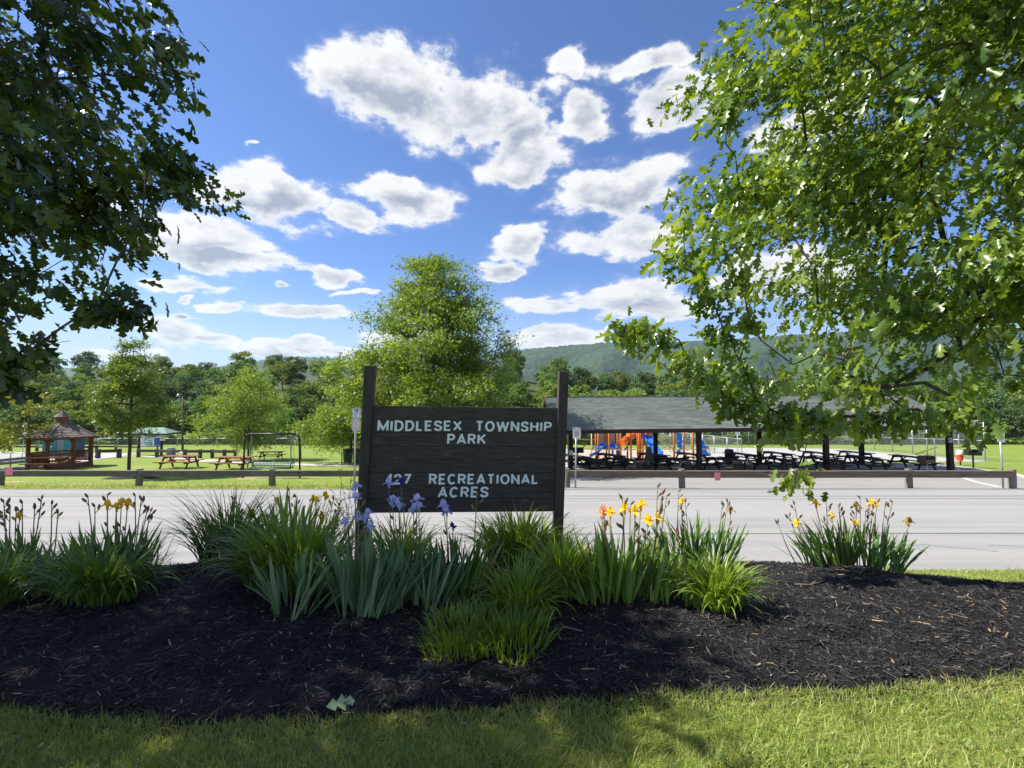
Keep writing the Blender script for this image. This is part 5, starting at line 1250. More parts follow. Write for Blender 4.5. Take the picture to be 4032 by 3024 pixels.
def near_oak(label, trunk, ell, ncl, extra, per, lm, size, zmin, keep=None, seed=1, nobj=260, shell=0.55):
    global RNG
    RNG = np.random.default_rng(seed)
    base = Vector(trunk[0]); t = thing('oak_tree', label, 'tree', base)
    C = []
    (cx_, cy_, cz_), (rx, ry, rz) = ell
    ph = RNG.uniform(0, 6.28, 6); nl = ncl // 7; limb = []
    while len(limb) < nl:
        d = RNG.normal(0, 1, 3); d /= np.linalg.norm(d)
        lob = 1 + 0.13 * math.sin(4 * d[0] + ph[0] + 3 * d[2]) + 0.12 * math.sin(5 * d[1] + 4 * d[2] + ph[1]) + 0.09 * math.sin(9 * d[2] + ph[2] + 6 * d[0])
        r = (shell + (1 - shell) * RNG.random() ** 0.7) * lob
        p = np.array([cx_ + rx * r * d[0], cy_ + ry * r * d[1], cz_ + rz * r * d[2]])
        if p[2] < zmin(p[0]): continue
        if keep is not None and not keep(p): continue
        limb.append(p)
    for p in limb:
        for _ in range(7):
            q = p + RNG.normal(0, 1, 3) * np.array([0.36, 0.36, 0.20])
            if q[2] > zmin(q[0]) - 0.1: C.append(q)
    nmain = len(C); C += [np.array(e) for e in extra]
    V, Fc = grow(trunk, C, 0.0042, 0.40)
    off = np.array(base)
    obj('trunk', np_mesh('trunk', V - off, Fc, smooth=True), BARK, t)
    C = np.array(C); ctr = np.array([cx_, cy_, cz_])
    pos, R, S, var, typ = [], [], [], [], []
    for ci, c in enumerate(C):
        n = int(per * RNG.uniform(0.6, 1.4)); o = c - ctr; o /= np.linalg.norm(o) + 1e-6
        q = c + RNG.normal(0, 1, (n, 3)) * np.array([0.17, 0.17, 0.13]) * (0.6 if ci >= nmain else 1.0); pos.append(q)
        R.append(frames_for(n, o[None].repeat(n, 0), 0.55, 0.8)); S.append(size * RNG.uniform(0.55, 1.15, n))
        var.append(np.clip(RNG.normal(0.4 + 0.25 * RNG.normal(), 0.18, n), 0, 1)); typ.append(RNG.integers(0, 3, n))
    pos, R, S, var, typ = np.concatenate(pos), np.concatenate(R), np.concatenate(S), np.concatenate(var), np.concatenate(typ)
    # the leaves that show largest become leaves of their own, the rest one mass of foliage
    d = pos - np.array(CAM); uu = d[:, 0] / np.maximum(d[:, 1], 0.1) * F + CX; vv = HZ - d[:, 2] / np.maximum(d[:, 1], 0.1) * F
    vis = (d[:, 1] > 0.5) & (uu > -50) & (uu < 4080) & (vv > -50) & (vv < 3000)
    app = np.where(vis, S / np.linalg.norm(d, axis=1), 0); big = np.argsort(-app)[:nobj]
    single = np.zeros(len(pos), bool); single[big] = True
    protos = {}
    for i in big:
        key = (int(typ[i]), int(var[i] * 3.99))
        if key not in protos:
            tv, tf = OAKL[key[0]]; me = np_mesh('leaf', tv, tf, np.full(len(tv), (key[1] + .5) / 4)); me.materials.append(lm); protos[key] = me
        o = bpy.data.objects.new('leaf', protos[key]); COL.objects.link(o); o.parent = t
        M4 = Matrix([list(R[i][k] * S[i]) + [pos[i][k] - off[k]] for k in range(3)] + [[0, 0, 0, 1]]); o.matrix_local = M4
    Vs, Fs, vr, k = [], [], [], 0
    for q in range(3):
        s = (typ == q) & ~single; tv, tf = OAKL[q]
        V, Fc, v3 = bake(tv, tf, pos[s] - off, R[s], S[s], var[s]); Vs.append(V); Fs.append(Fc + k); vr.append(v3); k += len(V)
    obj('foliage', np_mesh('foliage', np.concatenate(Vs), np.concatenate(Fs), np.concatenate(vr)), lm, t, kind='stuff')
    return t
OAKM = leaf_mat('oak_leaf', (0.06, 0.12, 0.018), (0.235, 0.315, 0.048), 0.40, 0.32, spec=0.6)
OAKM2 = leaf_mat('oak_leaf_shade', (0.018, 0.044, 0.010), (0.085, 0.13, 0.02), 0.20, 0.36, spec=0.5)  # shade of the unlit side put into darker, less translucent leaf colour
spur = lambda pts, D: [tuple(W(u, v, D)) for u, v in pts]
vw = 1.8228
exR = spur([(2460, 1290), (2510, 1300), (2580, 1310), (2630, 1318)], 4.3) + spur([(2830, 480), (2860, 400), (2920, 300), (2990, 260), (2880, 440)], 4.6) + spur([(2630, 1010), (2700, 1060), (2690, 880)], 4.6) \
    + spur([(3145, 1880)], 4.8) + spur([(3030, 1610), (3120, 1650), (3200, 1620), (3350, 1640), (3660, 1640), (3740, 1620), (3800, 1590), (3820, 1650), (2980, 1580), (3080, 1680), (3280, 1660), (3480, 1640), (3560, 1610), (2900, 1400), (2850, 1300), (2950, 1250), (2800, 1180), (2900, 1100), (2760, 1100), (2850, 980), (2950, 900)], 4.4) + spur([(2740, 1440), (2800, 1480), (2850, 1560), (2700, 1400), (2930, 1600), (2900, 1500)], 4.5)
near_oak('oak with sunlit lobed leaves overhanging the road and picnic pavilion', [(7.6, 5.2, gz(7.6, 5.2)), (7.5, 5.2, 0.9), (7.3, 5.25, 2.0), (6.9, 5.3, 3.2), (6.6, 5.3, 4.6), (6.4, 5.3, 6.0), (6.3, 5.2, 7.2)],
         ((6.7, 5.3, 4.85), (4.1, 2.85, 4.3)), 1400, exR, 30, OAKM, 0.155, lambda x: 1.86 if x > 3.4 else 1.86 + (3.4 - x) * 0.35, seed=11, shell=0.42,
         keep=lambda p: p[0] < 9.0)
exL = spur([(660, 640), (740, 650), (640, 130), (580, 200), (660, 290), (690, 370), (600, 520), (640, 590), (700, 720), (560, 860)], 4.4) + spur([(60, 1400), (20, 1450), (120, 1380), (480, 1230), (520, 1190), (380, 1200), (30, 1520)], 4.2)
near_oak('oak in shade with backlit lobed leaves overhanging the mulch bed', [(-7.6, 4.3, gz(-7.6, 4.3)), (-7.5, 4.3, 1.0), (-7.3, 4.35, 2.2), (-7.0, 4.4, 3.6), (-6.7, 4.4, 5.0), (-6.5, 4.3, 6.4)],
         ((-7.05, 4.2, 5.45), (2.95, 2.6, 3.5)), 960, exL, 27, OAKM2, 0.18, lambda x: 2.35, seed=23, keep=lambda p: p[0] + 0.84 * p[2] < 0.35 + 0.4 * math.sin(p[1] * 3.0 + p[2]))  # crown shaped for light: cut on a slant so sun reaches the bed

def mid_tree(label, base, H, prof, ncl, per, size, lm, name='tree', seed=1, trunk_r=0.02, top=1.0, droop=0.25, group=None, spray=9, sig=(0.62, 0.62, 0.24), scat=1.0):
    """prof: list of (height fraction, radius) for the crown envelope"""
    global RNG
    RNG = np.random.default_rng(seed)
    t = thing(name, label, 'tree', base, group); b = np.array(base)
    hs, rs = np.array([p[0] for p in prof]) * H, np.array([p[1] for p in prof])
    C = []
    tries = 0
    ph = RNG.uniform(0, 6.28, 4)
    nl = ncl // spray; limb = []
    while len(limb) < nl:
        h = RNG.uniform(hs[0], hs[-1]); r = np.interp(h, hs, rs)
        if RNG.random() > (r / rs.max()) ** 1.3 + 0.05: continue
        a = RNG.uniform(0, 6.283); lob = 1 + 0.2 * math.sin(3 * a + ph[0] + h * 1.1) + 0.13 * math.sin(5 * a + ph[1] - h * 2.3)
        q = r * lob * RNG.random() ** 0.42
        limb.append(np.array([q * math.cos(a), q * math.sin(a), h]))
    for p in limb:
        for _ in range(spray): C.append(p + RNG.normal(0, 1, 3) * np.array(sig) * min(1.0, 0.35 + rs.max() / 5))
    trunk = [(0.02 * math.sin(k), 0.02 * math.cos(k * 2), H * top * k / 14) for k in range(14)]
    V, Fc = grow(trunk, C, trunk_r, 0.40, 0.05)
    obj('trunk', np_mesh('trunk', V, Fc, smooth=True), BARK, t)
    C = np.array(C); n = len(C) * per
    pos = np.repeat(C, per, 0) + RNG.normal(0, 1, (n, 3)) * np.array([0.26, 0.26, 0.15]) * (size / 0.16) * scat
    out = np.repeat(C * np.array([1, 1, 0.2]), per, 0); out /= np.linalg.norm(out, axis=1, keepdims=True) + 1e-6
    var = np.clip(np.repeat(RNG.normal(0.45, 0.22, len(C)), per) + RNG.normal(0, 0.15, n), 0, 1)
    V, Fc, vr = bake(simple, simple_f, pos, frames_for(n, out, droop, 0.9), size * RNG.uniform(0.6, 1.25, n), var)
    obj('crown', np_mesh('crown', V, Fc, vr), lm, t)
    return t
PINM = leaf_mat('pin_oak_leaf', (0.085, 0.15, 0.022), (0.24, 0.32, 0.055), 0.42, 0.45, spec=0.4)
MAPM = leaf_mat('maple_leaf', (0.07, 0.125, 0.02), (0.21, 0.28, 0.05), 0.35, 0.4, spec=0.5)
YELM = leaf_mat('yellow_green_leaf', (0.13, 0.16, 0.015), (0.33, 0.32, 0.03), 0.4, 0.45, spec=0.4)
pb = gp((1705 - CX) / F * 25.5, 25.5)
HH = W(1705, 985, 25.5).z - pb.z
mid_tree('tall young pin oak with airy light green crown behind the park sign', pb, HH, [(0.18, 3.9), (0.30, 4.8), (0.42, 4.4), (0.55, 3.6), (0.68, 2.9), (0.80, 2.2), (0.90, 1.5), (1.0, 0.25)], 1650, 40, 0.185, PINM, 'pin_oak_tree', 5, 0.009, sig=(0.5, 0.5, 0.22))
b = G(505, 1878); HH = W(510, 1322, b.y).z - b.z
mid_tree('slender young maple with rounded crown in a mulch ring by the timber rail', b, HH, [(0.32, 0.5), (0.40, 1.2), (0.5, 1.45), (0.6, 1.35), (0.70, 1.1), (0.80, 0.75), (0.90, 0.5), (1.0, 0.1)], 360, 40, 0.14, MAPM, 'maple_tree', 8, 0.0075, spray=7, sig=(0.34, 0.34, 0.3), scat=0.75)
patch('mulch_ring', 512, 1884, 1.25, 0.55, MULCHM, 0.02, mound=0.14, seed=4)
b = G(977, 1812); HH = W(980, 1432, b.y).z - b.z
mid_tree('broad young pin oak on the lawn behind the swing and the red tables', b, HH, [(0.16, 2.2), (0.26, 3.3), (0.4, 3.2), (0.55, 2.8), (0.7, 2.2), (0.85, 1.3), (1.0, 0.3)], 520, 38, 0.19, PINM, 'pin_oak_tree', 9, 0.008)
b = gp((1385 - CX) / F * 33, 33.0)
mid_tree('yellow green pin oak with low spreading branches beside the sign post', b, W(1385, 1480, 33).z - b.z, [(0.12, 2.0), (0.25, 2.7), (0.4, 2.6), (0.55, 2.2), (0.7, 1.7), (0.85, 1.0), (1.0, 0.3)], 520, 38, 0.19, PINM, 'pin_oak_tree', 10, 0.008)
b = gp((-75 - CX) / F * 27, 27.0)
mid_tree('yellow leaved small tree beside the gravel lot', b, W(-60, 1500, 27).z - b.z, [(0.25, 1.6), (0.4, 2.5), (0.6, 2.5), (0.8, 1.7), (1.0, 0.4)], 300, 34, 0.15, YELM, 'yellow_tree', 12, 0.012)

# ------------------------------------------------------------------ the wood beyond the fence
def wood_leaf_mat(name, dark, light):
    m = leaf_mat(name, dark, light, 0.32, 0.6, spec=0.25); t = m.node_tree; N = NT(t)
    rnd = N.n('ShaderNodeObjectInfo').outputs['Random']
    for nd in list(t.nodes):
        if nd.type == 'HUE_SAT' or nd.type == 'BSDF_PRINCIPLED':
            inp = nd.inputs['Color'] if nd.type == 'HUE_SAT' else nd.inputs['Base Color']
            src = inp.links[0].from_socket
            h = N.n('ShaderNodeHueSaturation', {'Color': src, 'Hue': N.math('MULTIPLY_ADD', rnd, 0.035, 0.478), 'Value': N.math('MULTIPLY_ADD', rnd, 0.6, 0.8)})
            t.links.new(h.outputs[0], inp)
    return m
WM = [wood_leaf_mat('wood_leaf_a', (0.05, 0.105, 0.02), (0.15, 0.225, 0.045)), wood_leaf_mat('wood_leaf_b', (0.075, 0.135, 0.022), (0.20, 0.265, 0.05)), wood_leaf_mat('wood_leaf_c', (0.04, 0.085, 0.03), (0.11, 0.17, 0.055))]
def crown_mesh(seed, H, R, lm, conifer=False, n_cl=115, per=52, leaf=0.34):
    rg = np.random.default_rng(seed); C = []; W_ = []
    for _ in range(n_cl):
        if conifer:
            h = rg.uniform(0.15, 1.0); a = rg.uniform(0, 6.28); r = R * 0.62 * (1.02 - h) * rg.random() ** 0.4; C.append((r * math.cos(a), r * math.sin(a), h * H)); W_.append(0.35 + 0.5 * (1 - h))
        else:
            d = rg.normal(0, 1, 3); d /= np.linalg.norm(d); d[2] = d[2] * 0.9 + 0.1
            r = rg.random() ** 0.4; C.append((R * r * d[0] * .92, R * r * d[1] * .92, H * 0.54 + H * 0.41 * r * d[2])); W_.append(rg.uniform(0.45, 1.0))
    C = np.array(C); W_ = np.array(W_); n = n_cl * per
    d = rg.normal(0, 1, (n, 3)); d /= np.linalg.norm(d, axis=1, keepdims=True); d[:, 2] = d[:, 2] * 0.85 + 0.12
    sc = np.repeat(W_, per)[:, None]
    pos = np.repeat(C, per, 0) + d * sc * np.array([1.0, 1.0, 0.75]) * (R / 4.0) * (0.75 + 0.35 * rg.random((n, 1)))
    nm = d + rg.normal(0, 0.55, (n, 3)); ax = np.cross(nm, rg.normal(0, 1, (n, 3)))
    var = np.clip(np.repeat(rg.normal(0.45, 0.25, n_cl), per) + rg.normal(0, 0.2, n), 0, 1)
    q = np.array([(-.5, -.35, 0), (.1, -.5, .1), (.55, 0, 0), (0, .5, .1)])
    V, Fc, vr = bake(q, np.array([(0, 1, 2, 3)]), pos, rot_from(ax, nm), leaf * rg.uniform(0.6, 1.4, n), var)
    me = np_mesh('crown', V, Fc, vr); me.materials.append(lm); return me
def trunk_mesh(seed, H, r):
    rg = random.Random(seed); mb = MB(); x = y = 0; pts = []
    for k in range(6): pts.append((x, y, H * 0.8 * k / 5)); x += rg.uniform(-.15, .15); y += rg.uniform(-.15, .15)
    mb.tube(pts, [r, r * .85, r * .7, r * .5, r * .35, r * .1], 7)
    for k in range(5):
        a = rg.uniform(0, 6.28); h = H * rg.uniform(0.25, 0.6); mb.tube([(0, 0, h), (1.2 * math.cos(a), 1.2 * math.sin(a), h + 0.9), (2.4 * math.cos(a), 2.4 * math.sin(a), h + 2.0)], [r * .4, r * .28, r * .12], 5)
    me = bpy.data.meshes.new('trunk'); me.from_pydata(mb.v, [], mb.f); me.materials.append(BARK); return me
PROTO = []
for i, (H, R, k, con) in enumerate(((11.5, 4.4, 0, 0), (10.5, 4.8, 1, 0), (12.5, 4.0, 0, 0), (9.0, 4.2, 1, 0), (11, 4.6, 2, 0), (11.5, 4.2, 2, 0), (8.0, 3.8, 1, 0))):
    PROTO.append((crown_mesh(100 + i, H, R, WM[k], bool(con)), trunk_mesh(200 + i, H, 0.24), k, con, H))
KLAB = ['dark green broadleaf tree in the wood beyond the chain link fence', 'lighter green broadleaf tree in the wood beyond the chain link fence', 'blue green broadleaf tree in the wood beyond the chain link fence']
rr = random.Random(5)
def wood_tree(x, y, s, pi=None, where=''):
    me, tm, k, con, H = PROTO[rr.randrange(len(PROTO)) if pi is None else pi]
    lab = 'pointed conifer standing among the broadleaf trees beyond the fence' if con else KLAB[k]
    if where: lab = lab.replace('in the wood beyond the chain link fence', where).replace('among the broadleaf trees beyond the fence', where)
    z = float(gz(x, y)) - 0.15
    t = thing('woodland_tree', lab, 'tree', (x, y, z), 'woodland trees, ' + (where or 'fence side'), rr.uniform(0, 6.28))
    t.scale = (s, s, s * rr.uniform(0.88, 1.12))
    for nme, mm in (('crown', me), ('trunk', tm)):
        o = bpy.data.objects.new(nme, mm); COL.objects.link(o); o.parent = t
rows = [(90, 6.2, 0.80), (97, 7.2, 0.95), (106, 8.0, 1.0), (118, 9.0, 1.05), (132, 10.5, 1.1), (150, 12.0, 1.15), (172, 14, 1.2), (200, 17, 1.25)]
for ri, (D, sp, s) in enumerate(rows):
    x = -1.16 * D + rr.uniform(0, sp)
    while x < 1.16 * D:
        yy = D + rr.uniform(-2.5, 2.5)
        sc = s * rr.uniform(0.80, 1.02)
        if D < 100 and x > 60: sc *= 0.85
        wood_tree(x, yy, sc, where='' if D < 112 else 'on the wooded hillside')
        x += sp * rr.uniform(0.75, 1.25)
# undergrowth along the wood's edge
n = 26000
RNG = np.random.default_rng(77)
x = RNG.uniform(-105, 105, n); y = 86.5 + np.abs(RNG.normal(0, 1.6, n)); hgt = (1.2 + 1.3 * np.sin(x * 0.31) * np.sin(x * 0.13 + 2) + 0.6) * RNG.random(n) ** 0.8
pos = np.stack([x, y, gz(x, y) + np.maximum(hgt, 0)], -1); nm = RNG.normal(0, .6, (n, 3)) + np.array([0, -.4, .7])
q = np.array([(-.5, -.35, 0), (.1, -.5, .1), (.55, 0, 0), (0, .5, .1)])
V, Fc, vr = bake(q, np.array([(0, 1, 2, 3)]), pos, rot_from(np.cross(nm, RNG.normal(0, 1, (n, 3))), nm), 0.42 * RNG.uniform(.6, 1.4, n), np.clip(0.4 + .3 * np.sin(x * .7) + RNG.normal(0, .2, n), 0, 1))
o = obj('undergrowth', np_mesh('undergrowth', V, Fc, vr), WM[1], kind='stuff'); tag(o, 'tangled undergrowth along the foot of the wood', 'undergrowth')

# ------------------------------------------------------------------ wooded ridge and valley floor
RU = [-900, 700, 900, 1050, 1150, 1290, 1400, 1700, 2000, 2070, 2300, 2450, 2560, 2800, 3000, 3400, 4000, 4900]
RV = [1440, 1450, 1440, 1412, 1402, 1408, 1432, 1425, 1388, 1374, 1354, 1345, 1352, 1339, 1326, 1302, 1290, 1292]
us_ = np.linspace(-900, 4900, 760); rads = np.linspace(900, 2000, 110)
tx = (us_ - CX) / F; rg = np.random.default_rng(3)
zr = 1.6 + (HZ - np.interp(us_, RU, RV)) / F * 1900
Rr, Tx = np.meshgrid(rads, tx, indexing='ij'); Zr = np.repeat(zr[None], len(rads), 0)
s = np.clip((Rr - 900) / 1000, 0, 1)
fold = 0.06 * np.sin(Tx * 38 + 1.2 * np.sin(s * 5)) * np.sin(s * math.pi)
Zm = -14 + (Zr + 14) * np.clip(1.0 * s ** 1.15 + fold, 0, 1.02) * np.where(Rr > 1900, 1 - (Rr - 1900) / 900, 1) + rg.normal(0, 2.2, Rr.shape)
Ym = Rr + rg.normal(0, 1.5, Rr.shape); Xm = Tx * Rr + rg.normal(0, 1.5, Rr.shape)
i = np.arange(Rr.size).reshape(Rr.shape); Fc = np.stack([i[:-1, :-1], i[:-1, 1:], i[1:, 1:], i[1:, :-1]], -1).reshape(-1, 4)
RIDGE = ground_mat('ridge_forest', [(0.022, 0.045, 0.022), ((0.05, 0.08, 0.035), (0.42, 0.62, 0.8)), ((0.012, 0.026, 0.016), (0.5, 0.66, 0.8)), ((0.065, 0.08, 0.045), (0.6, 0.75, 0.5))], [0.05, 0.014, 0.09], bump=0.0)
struct('wooded_ridge', np_mesh('wooded_ridge', np.stack([Xm, Ym, Zm], -1).reshape(-1, 3), Fc), RIDGE)
struct('valley_floor', grid_mesh('valley_floor', np.linspace(-4000, 4500, 9), np.linspace(330, 3200, 7), lambda X, Y: 0 * X - 16.0), FLOORM)
b = gp((1340 - CX) / F * 185, 185); t = thing('utility_pole', 'distant utility pole with crossarm rising above the tree line', 'utility pole', b)
tp = W(1340, 1386, 185)
MB().tube([b, tp], 0.16, 6).build('pole', BRN, t); MB().bar(tp + Vector((-1.1, 0, -.3)), tp + Vector((1.1, 0, -.3)), .12, .14).build('crossarm', BRN, t)
# ------------------------------------------------------------------ irises and daylilies
RNG = np.random.default_rng(99); rp_ = random.Random(41)
IRM = {'drylf': leaf_mat('withered_leaf', (0.20, 0.15, 0.06), (0.34, 0.27, 0.12), 0.25, 0.6),
       'bright': leaf_mat('iris_leaf_bright', (0.10, 0.21, 0.03), (0.27, 0.39, 0.075), 0.42, 0.38, spec=0.45),
       'blue': leaf_mat('iris_leaf_glaucous', (0.10, 0.18, 0.08), (0.23, 0.32, 0.155), 0.33, 0.42, spec=0.45),
       'dark': leaf_mat('iris_leaf_dark', (0.06, 0.145, 0.032), (0.17, 0.27, 0.06), 0.38, 0.40, spec=0.45),
       'lily': leaf_mat('daylily_leaf', (0.09, 0.17, 0.024), (0.27, 0.36, 0.06), 0.40, 0.40, spec=0.45),
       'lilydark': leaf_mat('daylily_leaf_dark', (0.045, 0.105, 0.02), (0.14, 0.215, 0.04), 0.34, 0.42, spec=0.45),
       'dry': mat('withered_petal', (0.22, 0.13, 0.07), (0.12, 0.07, 0.045), 40, 0.8), 'stem': mat('flower_stem', (0.11, 0.14, 0.05), (0.16, 0.13, 0.07), 12, 0.6)}
def sword(bend, kink, w):
    """iris blade, unit length along +Z, bending towards +Y"""
    V = []; n = 9; y = z = 0.0; a = 0.0
    for i in range(n + 1):
        t = i / n; ww = w * (0.55 + 0.6 * math.sin(min(t * 1.25, 1) * math.pi * 0.62)) * (1 - t ** 3.2)
        V += [(-ww / 2, y + 0.0, z), (0, y - ww * 0.12, z), (ww / 2, y, z)]
        a = bend * t + (kink * max(0, t - 0.55) / 0.2 if kink else 0); a = min(a, 2.75)
        y += math.sin(a) / n; z += math.cos(a) / n
    Fq = []
    for i in range(n):
        for k in (0, 1): Fq.append((3 * i + k, 3 * i + k + 1, 3 * i + k + 4, 3 * i + k + 3))
    return np.array(V), np.array(Fq)
SWORDS = [sword(b_, k_, w_) for b_, k_, w_ in ((0.12, 0, .060), (0.28, 0, .068), (0.45, 0, .052), (0.0, 0, .048), (0.75, 0, .062), (0.35, 0, .078), (0.12, 0.75, .066), (0.25, 1.1, .07))]
SWM = {}
def sword_mesh(kind, i, vq):
    key = (kind, i, vq)
    if key not in SWM:
        V, Fq = SWORDS[i]; me = np_mesh('leaf', V, Fq, np.clip((vq + .5) / 4 + 0.25 * (0.4 - V[:, 2]), 0, 1), smooth=True); me.materials.append(IRM[kind]); SWM[key] = me
    return SWM[key]
def petal(L, w, up0, up1, ruff, ph, n=6, m=4):
    V = []; x = z = 0.0
    for i in range(n + 1):
        t = i / n; a = up0 + (up1 - up0) * t; ww = w * math.sin(math.pi * min(0.12 + t * 0.80, 1)) ** 0.8
        for k in range(m + 1):
            s = k / m - .5; V.append((x + ruff * math.sin(t * 9 + ph) * abs(s), s * 2 * ww, z + ruff * 1.6 * math.sin(s * 12 + ph + t * 5) * (abs(s) * 2) * t - abs(s) * 0.25 * ww))
        x += L * math.cos(a) / n; z += L * math.sin(a) / n
    Fq = [(i * (m + 1) + k, i * (m + 1) + k + 1, (i + 1) * (m + 1) + k + 1, (i + 1) * (m + 1) + k) for i in range(n) for k in range(m)]
    return np.array(V), np.array(Fq)
def iris_flower(seed, openness=1.0):
    r = random.Random(seed); Vs, Fs, vr, o = [], [], [], 0
    for k in range(6):
        a = math.radians(60 * k + r.uniform(-10, 10)); st = k % 2 == 0
        V, Fq = petal(.062, .028, 1.25 * openness + .3 * (1 - openness), 1.9, .004, r.uniform(0, 6)) if st else petal(.075, .026, 0.55, -1.5 * openness - .1, .005, r.uniform(0, 6))
        c, s = math.cos(a), math.sin(a); V = np.stack([V[:, 0] * c - V[:, 1] * s, V[:, 0] * s + V[:, 1] * c, V[:, 2]], -1)
        Vs.append(V); Fs.append(Fq + o); o += len(V); vr.append(np.full(len(V), 0.75 if st else 0.25) + r.uniform(-.15, .15))
    n = 6; ang = np.arange(n) * 2 * math.pi / n                       # calyx
    V = np.concatenate([np.stack([.010 * np.cos(ang), .010 * np.sin(ang), np.full(n, -.045)], -1), np.stack([.013 * np.cos(ang), .013 * np.sin(ang), np.full(n, -.01)], -1), np.stack([.006 * np.cos(ang), .006 * np.sin(ang), np.full(n, .012)], -1)])
    q = np.arange(n); Fq = np.concatenate([np.stack([q + b_, (q + 1) % n + b_, (q + 1) % n + n + b_, q + n + b_], -1) for b_ in (0, n)]); Vs.append(V); Fs.append(Fq + o); vr.append(np.full(len(V), 0.5))
    return np_mesh('flower', np.concatenate(Vs), np.concatenate(Fs), np.concatenate(vr), smooth=True)
PET = {'yellow': leaf_mat('yellow_petal', (0.75, 0.42, 0.02), (0.9, 0.70, 0.06), 0.35, 0.5, spec=0.2), 'violet': leaf_mat('violet_petal', (0.38, 0.38, 0.70), (0.60, 0.59, 0.84), 0.35, 0.5, spec=0.2),
       'peach': leaf_mat('peach_petal', (0.75, 0.40, 0.24), (0.85, 0.58, 0.40), 0.35, 0.5, spec=0.2), 'indigo': leaf_mat('indigo_petal', (0.03, 0.02, 0.16), (0.07, 0.06, 0.32), 0.25, 0.5, spec=0.2), 'brown': leaf_mat('faded_petal', (0.22, 0.13, 0.04), (0.40, 0.27, 0.08), 0.3, 0.6, spec=0.2)}
FLW = {}
def flower_mesh(col):
    key = (col, rp_.randrange(3))
    if key not in FLW:
        me = iris_flower(hash(col) % 97 + key[1] * 7 if False else len(FLW) * 7 + 3, (1.0, 0.8, 0.45)[key[1]]); me.materials.append(PET[col]); FLW[key] = me
    return FLW[key]
budv, budf = [], []
_b = MB().lathe([(.004, 0), (.010, .012), (.009, .03), (.004, .045)], 6); BUD = bpy.data.meshes.new('bud'); BUD.from_pydata(_b.v, [], _b.f); BUD.materials.append(IRM['dry'])
_b = MB().lathe([(.004, 0), (.009, .015), (.008, .04), (.001, .06)], 6); BUDG = bpy.data.meshes.new('bud'); BUDG.from_pydata(_b.v, [], _b.f); BUDG.materials.append(IRM['lily'])
